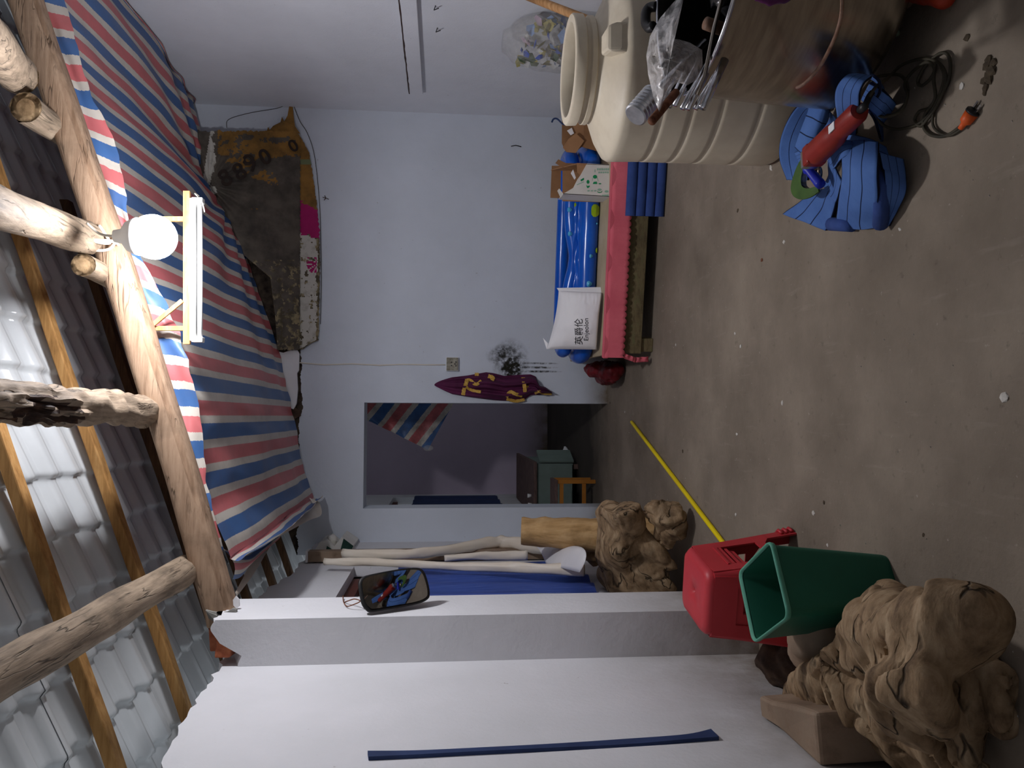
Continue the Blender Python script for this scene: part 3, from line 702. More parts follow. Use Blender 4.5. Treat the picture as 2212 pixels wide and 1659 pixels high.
MT['num_ink'] = mat('faded_numerals', (44, 36, 34), (60, 48, 40), .9, scale=20)
for s_, x, y, z in (('8', 487, 386, .16), ('8', 518, 372, .16), ('9', 541, 354, .17), ('0', 573, 340, .15), ('0', 634, 316, .12)): num(s_, x, y, z)
# hook and strings
t = thing('wall_hook', 'black iron hook in the wall corner holding up the dirty banner', 'hook', D(626, 221, 6.46))
MB().tube(curve([D(622, 214, 6.44), D(627, 222, 6.46), D(630, 228, 6.47), D(636, 224, 6.45)]), .008, 8).build('hook_bend', 'black_plastic', t, True)
MB().ball(D(628, 221, 6.46), (.03, .018, .022), 6).build('knot', 'black_plastic', t, True)
def string(pts, lab, r=.0025): o = MB().tube(curve(pts, 5), r, 6).build('string', 'cable_dark', None, True); return tag(o, lab, 'string')
string([D(490, 276, 6.47), D(494, 258, 6.47), D(540, 244, 6.47), D(598, 234, 6.47), D(622, 224, 6.47)], 'thin grey string from the hook to the top of the banner')
string([D(634, 228, 6.47), D(648, 262, 6.47), D(664, 288, 6.47), D(678, 330, 6.47), D(687, 400, 6.475), D(692, 480, 6.475), D(694, 600, 6.475), D(692, 700, 6.475)], 'thin grey string from the hook down the right hem of the banner')
# torn white board at the wall top
t = thing('torn_board', 'torn white foam board wedged between tarp edge and end wall', 'board', D(625, 820, 6.45))
pl = [(592, 757), (612, 762), (640, 752), (646, 764), (645, 800), (641, 806), (643, 840), (640, 872), (634, 884), (624, 880), (616, 862), (606, 815)]
MB().prism([D(x, y, 6.44) for x, y in pl], (0, .03, 0)).build('board_face', 'paper_white', t)
MB().prism([D(x, y, 6.45) for x, y in ((618, 872), (626, 884), (636, 880), (648, 886), (649, 898), (636, 905), (622, 900))], (0, .03, 0)).build('torn_lower_end', 'root_dark', t, label='dark stained lower end')

# ------------------------------------------------------------------ end wall: socket, cable, garment
c = D(977, 787, YB)
t = thing('wall_socket', 'small dirty white wall socket with a cable above it', 'socket', c)
MB().box(c + Vector((-.058, -.035, -.052)), c + Vector((.058, .0, .052))).build('back_box', 'white_enamel', t, bevel=.004)
MB().box(c + Vector((-.054, -.045, -.047)), c + Vector((.054, -.034, .049))).build('face_plate', 'socket_face' if 'socket_face' in MT else mat('socket_face', (170, 166, 150), (120, 114, 98), .6, scale=30), t, bevel=.004)
for dx, dz in ((-.014, .006), (.014, .006), (0, -.022), (-.016, -.030), (.016, -.030)):
    MB().box(c + Vector((dx - .004, -.047, dz - .006)), c + Vector((dx + .004, -.044, dz + .006))).build('pin_hole', 'ink', t)
o = MB().tube([D(x, y, YB - .005) + Vector((0, 0, 0)) for x, y in ((598, 758), (612, 772), (640, 783), (700, 788), (760, 786), (820, 789), (870, 787), (920, 788), (962, 788))], .005, 8).build('wall_cable', 'cable_white', None, True)
tag(o, 'thin white cable clipped down the end wall to the socket', 'cable')
g = thing('maroon_garment', 'maroon velvet garment with gold lace trim hanging beside the doorway', 'garment', D(939, 831, YB - .03))
gx = [938.5, 942, 950, 962, 976, 1010, 1050, 1066, 1090, 1114, 1134, 1146, 1157, 1166, 1178, 1193]
gu = [830, 827, 823, 819, 815, 811, 804, 806, 812, 810, 809, 808.5, 813, 834, 836, 847.5]
gl = [832.5, 835, 839, 845, 851, 857, 862.5, 864.5, 866, 866.5, 863, 854, 853, 853, 852, 849.5]
fu, fl_ = lerp(gx, gu), lerp(gx, gl)
def gdepth(x, b):
    k = min(1, (x - 938) / 120)
    return YB - .02 - (.10 * k * math.sin(math.pi * b) ** .7 + .02 * k * math.sin(b * 14 + x * .02) + .012 * k * math.sin(b * 31 + 1 - x * .01))
def gp(a, b):
    x = 938.5 + (1193 - 938.5) * a; y = fu(x) + (fl_(x) - fu(x)) * b
    return D(x, y, min(YB - .012, gdepth(x, b)))
MB().grid(gp, 100, 60).build('cloth', 'maroon', g, True)
def lace(pts, wd, n=5):
    px = [(920 + x / 6.9125, 750 + y / 6.9125) for x, y in pts]
    P = []
    for x, y in px:
        b = min(1, max(0, (y - fu(x)) / max(1, fl_(x) - fu(x)))); P.append((x, y, min(YB - .03, gdepth(x, b)) - .014))
    C = curve([D(*q) for q in P], n); mb = MB(); rr = []
    for i, p in enumerate(C):
        tg = (C[min(i + 1, len(C) - 1)] - C[max(i - 1, 0)]).normalized(); sd = tg.cross(Vector((0, 1, 0))).normalized()
        w_ = wd * (1 + .12 * math.sin(i * 2.4)) * .5; rr.append([p - sd * w_, p + sd * w_, p + sd * w_ + Vector((0, .006, 0)), p - sd * w_ + Vector((0, .006, 0))])
    mb.rings(rr).build('lace_trim', 'gold', g)
for pts, wd in (([(615, 480), (600, 540), (570, 630), (555, 715)], .032), ([(610, 490), (665, 495), (745, 555), (830, 500)], .026), ([(600, 590), (680, 640), (820, 668)], .024),
                ([(730, 405), (790, 405)], .026), ([(930, 430), (1000, 455), (985, 495)], .032), ([(1452, 450), (1470, 560), (1480, 670)], .03), ([(1480, 640), (1530, 580)], .02),
                ([(1200, 745), (1260, 668), (1340, 700), (1440, 728)], .028), ([(1205, 770), (1340, 805), (1475, 780)], .026), ([(1625, 690), (1690, 662), (1760, 690), (1880, 692)], .024)): lace(pts, wd)

# ------------------------------------------------------------------ room beyond
t = thing('green_cabinet', 'low grey-green cabinet with a brown stained top in the room beyond', 'cabinet', (-.75, 7.9, 0))
MB().box((-1.03, 7.92, .06), (-.49, 9.3, .44)).build('carcass', 'cabinet', t)
MB().box((-1.04, 7.88, .44), (-.47, 9.8, .475)).build('top_board', 'cabinet_top', t, bevel=.004)
MB().box((-1.0, 7.895, .07), (-.50, 7.92, .42)).build('front_panel', 'cabinet', t, bevel=.003)
MB().bar((-.47, 7.93, .23), (-.37, 8.2, .23), .022, .36).build('door', 'cabinet', t, label='cabinet door standing ajar')
for x in (-.99, -.55): MB().box((x, 7.95, 0), (x + .05, 8.0, .06)).build('foot', 'cabinet_top', t)
for x, y in ((-.93, 8.05), (-.84, 8.1)):
    c_ = thing('white_cup', 'tiny white cup on the cabinet top, ' + ('one by the door jamb' if x < -.9 else 'the one farther in'), 'cup', (x, y, .475)); MB().lathe([(.015, 0), (.022, .04), (.019, .04), (.013, .004)], (x, y, .475), 12, True).build('cup_body', 'white_enamel', c_, True)
t = thing('wooden_stool', 'varnished wooden stool with a brown seat in front of the cabinet', 'stool', (-.78, 7.2, 0))
sx0, sx1, sy0, sy1, sz = -.98, -.585, 7.0, 7.3, .385
MB().box((sx0, sy0, sz - .03), (sx1, sy1, sz)).build('seat', 'cabinet_top', t, bevel=.003)
for x in (sx0 + .02, sx1 - .035):
    for y in (sy0 + .01, sy1 - .045): MB().box((x, y, 0), (x + .035, y + .035, sz - .03)).build('leg', 'stool_wood', t, bevel=.003)
for z in (.09, .3): MB().box((sx0 + .05, sy0 + .018, z), (sx1 - .03, sy0 + .038, z + .035)).build('stretcher', 'stool_wood', t)
t = thing('hanging_tarp', 'dimmed striped tarp scrap hanging slantwise inside the doorway', 'tarp', D(850, 900, 7.5))
q = [Vector((.28, 7.5, BZ(.28) + .08)), D(1000, 835, 7.5), D(990, 870, 7.5), D(924, 972, 7.5), D(790, 905, 7.45)]
def ht(a, b):
    u0 = q[0].lerp(q[1], a); u1 = q[4].lerp(q[3], a); p = u0.lerp(u1, b)
    return p + Vector((0, .04 * noise.noise(Vector((a * 5, b * 3, 2))) + .03 * math.sin(a * 16), .012 * noise.noise(Vector((a * 11, b * 9, 2))) * (b > .9)))
MB().grid(ht, 50, 30, lambda a, b: (-.8 * (.79 * ht(a, b).z + .61 * ht(a, b).x), b)).build('tarp_cloth', 'tarp_dark', t, True)
MB().ball(D(925, 968, 7.45), (.03, .03, .05), 7).build('weight', 'film2', t, True, label='knotted plastic scrap')
o = MB().grid(lambda a, b: Vector((XL + .02 + .012 * math.sin(b * 18), 8.85 + 1.25 * b, .72 + 1.05 * a)), 4, 30).build('blue_curtain', 'strap'); tag(o, 'dark blue curtain at the far room window', 'curtain')
win2 = bpy.data.objects.new('window_2', None); COL.objects.link(win2); struct(win2, 'bright slit of window in the room beyond the doorway', 'window')
MB().box((XL - .12, RY0, RZ1 - .06), (XL - .06, RY1, RZ1)).build('window_frame', 'window_wood', win2)
MB().box((XL - .12, 9.42, RZ0), (XL - .06, 9.47, RZ1 - .06)).build('mullion', 'window_wood', win2)
s0 = NT('window_pane_glass'); s0.col((235, 240, 245)); s0.b.inputs['Transmission Weight'].default_value = 1; s0.fin(.05)
MT['pane'] = s0.m
for y0 in (RY0, 9.47): MB().box((XL - .095, y0, RZ0), (XL - .09, y0 + .52, RZ1 - .06)).build('pane', 'pane', win2)
o = MB()
mb = blob('crumpled_paper', [(F(1228, 975) + Vector((0, 0, .03)), .03, F(1228, 975) + Vector((.04, .03, .03)), .025)], 'paper_white', .012, .02, 14); tag(mb, 'crumpled white paper scrap on the dark floor beside the cabinet', 'paper')

# ------------------------------------------------------------------ window in the left wall
win = bpy.data.objects.new('window_1', None); COL.objects.link(win); struct(win, 'brown wooden window in the side wall behind a blue film', 'window')
xw = XL - .10
for y0, y1, z0, z1 in ((WY0, WY1, WZ1 - .07, WZ1), (WY0, WY1, WZ0, WZ0 + .07), (WY0, WY0 + .07, WZ0, WZ1), (WY1 - .07, WY1, WZ0, WZ1)):
    MB().box((xw - .04, y0, z0), (xw + .03, y1, z1)).build('window_frame', 'window_wood', win, bevel=.004)
for y in (4.75, 5.1): MB().box((xw - .03, y, WZ0), (xw + .02, y + .05, WZ1)).build('mullion', 'window_wood', win)
for z in (1.0, 1.45, 1.72): MB().box((xw - .03, WY0, z), (xw + .02, WY1, z + .04)).build('transom', 'window_wood', win)
for y0, y1 in ((WY0 + .07, 4.75), (4.8, 5.1), (5.15, WY1 - .07)): MB().box((xw - .006, y0, WZ0 + .07), (xw, y1, WZ1 - .07)).build('pane', 'pane', win)
def bs(a, b):
    z = 1.70 - (1.70 - (.50 - .05 * b)) * a; y = 4.38 + 1.0 * b
    return Vector((XL + .026 + .012 * math.sin(b * 24 + a * 2) + .008 * noise.noise(Vector((b * 12, a * 3, 1))), y - .03 * a * (b - .5), z))
o = MB().grid(bs, 40, 60).build('blue_film', 'blue_sheet', None, True); tag(o, 'sheet of translucent blue plastic film over the side window', 'film')
# post, rolls and crumpled carton in the corner
t = thing('wooden_post', 'white-topped wooden post standing by the side wall behind the paper rolls', 'post', (XL + .05, 5.62, 0))
MB().box((XL + .01, 5.58, 0), (XL + .085, 5.67, 2.36)).build('post_body', 'slab', t, bevel=.004)
MB().box((XL + .008, 5.575, 2.36), (XL + .088, 5.675, 2.375)).build('post_cap', 'paper_white', t)
def roll(pts, r, lab, flare=None, n=18):
    t = thing('paper_roll', lab, 'paper roll', pts[0], 'paper rolls by the window')
    C = curve(pts, 8); N = len(C) - 1
    MB().tube(C, [(r[0] + (r[1] - r[0]) * i / N) for i in range(N + 1)], n, True, .35, pts[0].z, .8).build('roll_body', 'cream', t, True)
    return t
roll([S(700, 1214, -.98), S(800, 1214, -.97), S(950, 1222, -.96), S(1100, 1226, -.95), S(1262, 1232, -.94)], (.022, .036), 'long cream paper roll nearest the blue film')
roll([S(740, 1196, -.97), S(850, 1198, -.96), S(950, 1190, -.95), S(1050, 1174, -.93), S(1100, 1172, -.93), S(1200, 1186, -.93)], (.03, .05), 'cream paper roll bowed outwards, farthest from the blue film')
roll([S(960, 1206, -.96), S(1050, 1200, -.95), S(1140, 1200, -.95)], (.02, .035), 'short cream paper roll tucked between the two long ones')
t = thing('paper_sheet', 'stiff white paper sheet flaring from the foot of the paper rolls', 'paper', S(1240, 1200, -.9))
ps = [S(1150, 1176, -.92), S(1225, 1180, -.86), S(1290, 1232, -.80), S(1252, 1238, -.90), S(1180, 1220, -.96)]
def sh(a, b): return ps[0].lerp(ps[1], a).lerp(ps[4].lerp(ps[3], a), b) + (ps[2] - ps[3]) * (a ** 2 * b * (1 - b) * 3.2) + Vector((.03 * math.sin(3 * b), 0, 0))
MB().grid(sh, 16, 12).build('sheet', 'paper_white', t, True, solid=.002)
t = thing('crumpled_carton', 'crumpled green-lined carton jammed in the far corner above the rolls', 'carton', D(700, 1180, 6.1))
def pz(pts, Y, dy, name, m): MB().prism([D(x, y, Y) for x, y in pts], (0, dy, 0)).build(name, m, t)
pz([(676, 1196), (690, 1172), (706, 1166), (722, 1180), (738, 1160), (764, 1178), (758, 1196), (712, 1200)], 6.12, .34, 'carton_side', 'white_card')
pz([(702, 1198), (706, 1180), (730, 1196)], 6.10, .015, 'flap', 'card_green' if 'card_green' in MT else mat('carton_green_lining', (24, 52, 44), (40, 70, 58), .8, scale=12), )
pz([(733, 1196), (742, 1164), (763, 1180), (756, 1194)], 6.09, .015, 'flap', mat('carton_green_lining2', (24, 52, 44), (40, 70, 58), .8, scale=12))
mm = blob('crumple', [(D(716, 1168, 6.2), .04, D(710, 1180, 6.25), .05)], 'white_card', .015, .03, 10, t)
# ------------------------------------------------------------------ bed
BP0, BP1 = F(1412, 768), F(1437, 345)
bd = (BP1 - BP0); bd.z = 0; bd.normalize(); bn = Vector((-bd.y, bd.x, 0))       # along the front, towards the wall
BT = .335
def B(s, d, z): return BP0 + bd * s + bn * d + Vector((0, 0, z))
bed = thing('bed', 'low bed with a scalloped pink valance and old wooden side board', 'bed', BP0)
BLEN = 2.12
def bpoly(pts, z0, z1, name, m, **k): return MB().prism([Vector((p.x, p.y, z0)) for p in pts], (0, 0, z1 - z0)).build(name, m, bed, **k)
bl, br = B(0, 0, 0), B(BLEN, 0, 0)
bpoly([B(.0, .0, 0), B(BLEN, 0, 0), Vector((2.57, 6.2, 0)), Vector((.47, 6.44, 0))], BT - .03, BT, 'bed_top', 'mattress', bevel=.006)
# valance
def val(a, b):
    s = -.015 + (BLEN + .01) * a; k = abs(math.sin(math.pi * s / .042)) ** .6
    h = .020 + b * (.118 + .018 * k)
    return B(s, -.012 - .010 * b + .004 * math.sin(s * 23), BT + .012 - h + .012)
MB().grid(val, 620, 5).build('valance', 'pink', bed, True, solid=.004)
rr = [[B(-.02 + (BLEN + .02) * i / 30, -.014, BT + .008), B(-.02 + (BLEN + .02) * i / 30, .03, BT + .012), B(-.02 + (BLEN + .02) * i / 30, .03, BT + .001), B(-.02 + (BLEN + .02) * i / 30, -.012, BT - .02)] for i in range(31)]
MB().rings(rr).build('hem', 'pink', bed)
# hanging corner strip
cs = [B(-.02, -.012, BT - .13), B(-.045, .0, BT - .20), B(-.05, .01, .12), B(-.045, .015, .03)]
C = curve(cs, 8); MB().grid(lambda a, b: C[int(a * (len(C) - 1))] + bd * (.035 * b) + bn * (.012 * math.sin(a * 40) * b), len(C) - 1, 3).build('valance_tail', 'pink', bed, True, solid=.003)
MB().prism([B(.01, .012, BT - .25), B(BLEN, .012, BT - .25), B(BLEN, .012, BT - .03), B(.01, .012, BT - .03)], bn * .03).build('side_board', 'bed_wood', bed, bevel=.003, label='old painted side board')
for s, d in ((.02, .03), (1.05, .35), (2.02, .03), (.05, 1.2), (1.9, 1.3)):
    MB().prism([B(s, d, 0), B(s + .09, d, 0), B(s + .09, d + .09, 0), B(s, d + .09, 0)], (0, 0, BT - .03)).build('leg', 'bed_wood', bed, bevel=.004)
MB().prism([B(.05, .05, BT - .12), B(2.0, .05, BT - .12), B(2.0, .08, BT - .12), B(.05, .08, BT - .12)], (0, 0, .09)).build('rail', 'bed_wood', bed)
# boards resting on the floor under the bed: keeps the underside dark
# folded blue quilted mat hanging off the bed front
mt = thing('blue_quilted_mat', 'folded navy quilted mat standing against the bed front under the valance', 'mat', F(1435, 400))
s0 = (F(1437, 468) - BP0).dot(bd); s1 = s0 + .95
for i in range(4):
    z0 = .005 + i * .062
    ring = []
    for s in np.linspace(s0, s1, 24):
        wv = .006 * noise.noise(Vector((s * 4, i, 1)))
        ring.append([B(s, -.060 + wv, z0), B(s, -.072 + wv, z0 + .008), B(s, -.075 + wv, z0 + .031), B(s, -.072 + wv, z0 + .054), B(s, -.060 + wv, z0 + .062), B(s, -.036, z0 + .060), B(s, -.036, z0 + .002)])
    MB().rings(ring).build('quilt_band', 'belt_band' if 'belt_band' in MT else mat('belt_band', (44, 66, 122), (54, 78, 140), .85, scale=10, bump=.2, bscale=120), mt, True, sharp=1.0)
    MT['belt_band'] = bpy.data.materials['belt_band']
# red bag at the foot of the bed
MT['red_film'] = mat('red_film', (122, 28, 34), (80, 16, 22), .4, scale=8)
o = blob('red_bag', [(Vector((.345, 5.85, .10)), .09, Vector((.35, 6.12, .11)), .09), (Vector((.37, 6.0, .19)), .06, Vector((.39, 6.15, .22)), .05)], 'red_film', .014, .025, 9)
tag(o, 'dark red plastic bag on the floor at the end of the bed', 'bag')

# inflatable pool, half flat, on the bed
pool = thing('inflatable_pool', 'half-deflated blue paddling pool with lime prints lying on the bed', 'paddling pool', Vector((1.2, 5.55, BT)))
YP = .40
xa, xb = -.10, 1.36
def poolring(z, y0, y1, r, sag, name, x_l, x_r):
    pts = []
    n = 14
    for i in range(n + 1): pts.append(Vector((x_l + .12 + (x_r - x_l - .24) * i / n, y0, z - sag * math.exp(-((x_l + .12 + (x_r - x_l - .24) * i / n) - .62) ** 2 / .03))))
    for k in range(1, 6): th = -math.pi / 2 + math.pi * k / 6; pts.append(Vector((x_r - .12 + .12 * math.cos(th), (y0 + y1) / 2 + (y1 - y0) / 2 * math.sin(th), z)))
    for i in range(n + 1): pts.append(Vector((x_r - .12 - (x_r - x_l - .24) * i / n, y1, z)))
    for k in range(1, 6): th = math.pi / 2 + math.pi * k / 6; pts.append(Vector((x_l + .12 + .12 * math.cos(th), (y0 + y1) / 2 + (y1 - y0) / 2 * math.sin(th), z)))
    pts.append(pts[0])
    MB().tube(curve([B(p.x, p.y, p.z) for p in pts], 3), r, 18, False, .03, z).build(name, 'blue_film', pool, True)
poolring(BT + .068, YP, YP + .52, .064, 0, 'lower_ring', xa, xb)
poolring(BT + .185, YP + .09, YP + .42, .050, .045, 'upper_ring', xa + .03, xb - .02)
def wallp(a, b):
    x = xa + .1 + (xb - xa - .2) * a
    return B(x, YP + .06 * b - .02 + .025 * math.sin(b * 3.1) * noise.noise(Vector((x * 9, b * 3, 2))) + .02 * math.sin(math.pi * b), BT + .10 + .07 * b + .012 * noise.noise(Vector((x * 12, b * 2, 3))))
MB().grid(wallp, 80, 10).build('side_wall', 'blue_film', pool, True)
def spot(x, y, r, m, up=False):
    # print wrapped on the ring's near surface
    zc, yc, rr = (BT + .185, YP + .09, .0515) if up else (BT + .068, YP, .0655)
    r_ = Vector(ray(x, y)); c_ = Vector(CO); k_ = (BP0 + bn * (yc - rr * .9) - c_).dot(bn) / r_.dot(bn); w_ = c_ + r_ * k_; p = Vector(((w_ - BP0).dot(bd), 0, w_.z)); mb = MB(); pts = []
    for k in range(14):
        th = 2 * math.pi * k / 14; q = r * (1 + .12 * math.sin(th * 3)); dz = max(-rr * .95, min(rr * .95, p.z - zc + q * math.sin(th)))
        pts.append(B(p.x + q * math.cos(th), yc - math.sqrt(rr * rr * 1.07 - dz * dz) - .002, zc + dz))
    mb.add(pts + [sum(pts, Vector()) / 14 - bn * .012], [(k, (k + 1) % 14, 14) for k in range(14)]); mb.build('fruit_print', m, pool)
for x, y, r, m, u in ((1288, 455, .042, 'lime', 0), (1292, 541, .018, 'lime', 0), (1272, 613, .02, 'cyan', 0), (1276, 553, .013, 'cyan', 0), (1290, 483, .008, 'cyan', 0), (1245, 443, .018, 'lime', 1), (1231, 505, .016, 'cyan', 1), (1230, 453, .016, 'cyan', 1)): spot(x, y, r, m, u)

# white bag
wb_ = thing('white_bag', 'puffed white paper bag with black lettering on the bed end', 'bag', D(1285, 690, 5.22))
BY = 5.17
def c4(a, b, q): return q[0].lerp(q[1], a).lerp(q[3].lerp(q[2], a), b)
qf = [D(1181, 754, 5.27), D(1207, 628, 5.20), F(1300, 632, BT + .012), F(1289, 755, BT + .02)]
def bagf(side):
    def f(a, b):
        e = (max(0, 4 * a * (1 - a)) ** .38) * (max(0, 4 * b * (1 - b)) ** .32); p = c4(a, b, qf)
        pin = .014 * (1 - 4 * b * (1 - b)) * (4 * a * (1 - a)); p = p + Vector((0, 0, -pin if b < .5 else pin))
        th = .085 * e + .006 * noise.noise(Vector((a * 6, b * 6, side * 3))) * e + (.012 * noise.noise(Vector((a * 3, b * 16, 4))) if a > .75 else 0) * e
        return p + Vector((0, (-th if side < 0 else th * .9 + .004), -.18 * th if side < 0 else 0))
    return f
MB().grid(bagf(-1), 40, 40).build('front_panel', 'paper_white', wb_, True)
MB().grid(bagf(1), 30, 30).build('rear_panel', 'paper_white', wb_, True)
MB().prism([D(1207, 628, BY + .10), D(1203, 622, BY + .11), D(1306, 620, BY - .03), D(1303, 634, BY - .05), D(1260, 640, BY - .02)], (0, .008, 0)).build('folded_flap', 'paper_white', wb_)
MB().prism([D(1181, 754, BY + .10), D(1173, 730, BY + .12), D(1184, 742, BY + .10)], (0, .006, 0)).build('corner_ear', 'paper_white', wb_)
def onbag(p):
    # press the lettering on to the bulging front panel
    best = None
    bm_ = bagf(-1)
    lo = (0, 0); d0 = 9
    for i in range(25):
        for j in range(25):
            q = bm_(i / 24, j / 24); d = (q.x - p.x) ** 2 + (q.z - p.z) ** 2
            if d < d0: d0 = d; lo = (i / 24, j / 24)
    a, b = lo; st = 1 / 48
    for _ in range(5):
        c_ = [(a + da, b + db) for da in (-st, 0, st) for db in (-st, 0, st)]
        c_ = [(min(1, max(0, u)), min(1, max(0, v))) for u, v in c_]
        a, b = min(c_, key=lambda t_: (bm_(*t_).x - p.x) ** 2 + (bm_(*t_).z - p.z) ** 2); st /= 2
    q = bm_(a, b); return Vector((p.x, q.y - .003, p.z))
c = D(1252, 716, BY - .06); ex = (D(1250, 696, BY - .06) - D(1253, 736, BY - .06)); w1 = ex.length
text('lettering', '英爵伦', c, ex.normalized(), Vector((0, 0, 1)), .058, 'ink', wb_, onbag)
c = D(1266, 712, BY - .06)
text('lettering', 'Enjeolon', c, ex.normalized(), Vector((0, 0, 1)), .043, 'ink', wb_, onbag)

# torn white carton
YC = D(1320, 390, 4.9).y - .03
bx = thing('torn_carton', 'torn white carton with green print standing open on the bed', 'carton', D(1318, 390, YC))
fpz = [(1321, 356), (1318, 425), (1216, 419), (1240, 405), (1245, 392), (1252, 380), (1263, 366), (1268, 352)]
def carton(pts, Y, dy, name, m, **k): return MB().prism([D(x, y, Y) for x, y in pts], (0, dy, 0)).build(name, m, bx, **k)
carton([(1321, 356), (1318, 425), (1216, 419), (1238, 406), (1247, 388), (1254, 378), (1268, 353)], YC, .004, 'front_panel', 'white_card')
carton([(1254, 379), (1247, 372), (1246, 352), (1268, 353)], YC + .003, .004, 'torn_layer', 'card')
pF = [D(x, y, YC) for x, y in ((1321, 356), (1318, 425), (1216, 419))]
dep = .2; dv = Vector((.02, dep, 0))
MB().prism([pF[1], pF[1] + dv, pF[2] + dv, pF[2]], (.004, 0, 0)).build('side_panel', 'white_card', bx)
pr_ = D(1246, 353, YC)
MB().prism([pF[0], pF[0] + dv, Vector((pF[0].x + .02, YC + dep, D(1190, 352, YC + dep).z)), pr_], (-.004, 0, 0)).build('side_panel', 'card', bx)
MB().prism([pF[0] + dv, pF[1] + dv, Vector((pF[1].x + .02, YC + dep, D(1215, 400, YC + dep).z)), Vector((pF[0].x + .02, YC + dep, D(1215, 400, YC + dep).z))], (0, .004, 0)).build('rear_panel', 'card', bx)
MB().prism([pF[0], pF[1], pF[1] + dv, pF[0] + dv], (0, 0, .004)).build('bottom_panel', 'card', bx)
carton([(1212, 358), (1192, 358), (1189, 427), (1211, 428)], YC + dep, .005, 'rear_flap', 'card_in', label='brown open flap')
carton([(1246, 353), (1222, 352), (1206, 344), (1200, 352), (1212, 360), (1232, 366), (1246, 372)], YC + .1, .005, 'side_flap', 'card_in', label='torn brown flap')
carton([(1208, 407), (1204, 412), (1211, 427), (1217, 419)], YC - .004, .004, 'torn_strip', 'white_card')
carton([(1238, 366), (1233, 374), (1241, 388), (1244, 384)], YC + .02, .003, 'paper_shred', 'paper_white')
def pr2(pts, m, name='print'): MB().prism([D(x, y, YC - .001) for x, y in pts], (0, -.0006, 0)).build(name, m, bx)
def zz(L): return [(1160 + x / 11.85, 330 + y / 11.85) for x, y in L]
def disc(x, y, rx, ry): return zz([(x + rx * math.cos(k * .524), y + ry * math.sin(k * .524)) for k in range(12)])
pr2(disc(1485, 615, 55, 48), 'ink_green'); pr2(zz([(1425, 800), (1450, 745), (1530, 738), (1540, 800)]), 'ink_green')
pr2(zz([(1415, 640), (1425, 640), (1420, 720), (1410, 720)]), 'ink_pale'); pr2(zz([(1535, 640), (1545, 640), (1568, 720), (1556, 720)]), 'ink_pale')
pr2(disc(1305, 745, 38, 50), 'ink_green'); pr2(zz([(1262, 825), (1290, 850), (1350, 840), (1350, 870), (1300, 910), (1272, 880)]), 'ink_green')
pr2(disc(1610, 793, 38, 14), 'ink_green'); pr2(zz([(1530, 965), (1560, 1000), (1620, 1008), (1665, 985), (1678, 960), (1665, 1010), (1610, 1030), (1555, 1018)]), 'ink_green')
pr2(disc(1600, 945, 55, 30), 'ink_pale'); pr2(disc(1780, 990, 50, 30), 'ink_pale')
pr2(zz([(1110, 690), (1200, 640), (1205, 690), (1130, 735)]), 'ink_green')
pr2(zz([(1015, 815), (1190, 735), (1205, 750), (1025, 830)]), 'ink_pale')
for k in range(6): pr2(zz([(1535 + k * 54, 395 + (k % 2) * 8), (1575 + k * 54, 395), (1575 + k * 54, 450), (1535 + k * 54, 452)]), 'ink_pale')
for k in range(5): pr2(zz([(1570 + k * 56, 482), (1610 + k * 56, 480), (1610 + k * 56, 525), (1570 + k * 56, 528)]), 'ink_pale')
pr2(zz([(1470, 430), (1490, 425), (1495, 500), (1472, 500)]), 'ink_pale'); pr2(zz([(1665, 1075), (1830, 1070), (1830, 1105), (1665, 1108)]), 'ink_pale')
for k in range(3): pr2(zz([(1290 + k * 85, 960), (1350 + k * 85, 955), (1345 + k * 85, 990), (1290 + k * 85, 992)]), 'ink_pale')
# cardboard box behind the tank
bb = thing('cardboard_box', 'opened brown cardboard box on the bed behind the water tank', 'box', D(1300, 300, 5.3))
def cb(pts, Y, dy, name, m='card', **k): MB().prism([D(x, y, Y) for x, y in pts], (0, dy, 0)).build(name, m, bb, **k)
YX = 5.03
cb([(1215, 210), (1214, 308), (1222, 326), (1234, 318), (1250, 322), (1262, 312), (1310, 326), (1310, 210)], YX + .1, .012, 'rear_panel', 'card_in')
cb([(1244, 288), (1228, 300), (1216, 318), (1224, 328), (1244, 330), (1254, 316), (1262, 304)], YX, .006, 'open_flap')
cb([(1240, 262), (1236, 288), (1262, 302), (1300, 290), (1300, 250), (1250, 240)], YX + .03, .006, 'open_flap')
cb([(1254, 316), (1310, 332), (1318, 336), (1318, 220), (1262, 220), (1262, 304)], YX + .02, .006, 'front_panel', 'card_in')
cb([(1225, 282), (1235, 276), (1240, 288), (1233, 292)], YX + .015, .004, 'paper_tab', 'paper_white')
o = MB().tube(curve([D(1192, 264, YX), D(1196, 257, YX), D(1204, 257, YX), D(1216, 268, YX), D(1226, 268, YX), D(1232, 258, YX), D(1242, 250, YX)], 6), .006, 8).build('blue_wire', 'strap', None, True); tag(o, 'curly blue wire sticking out of the cardboard box', 'wire')

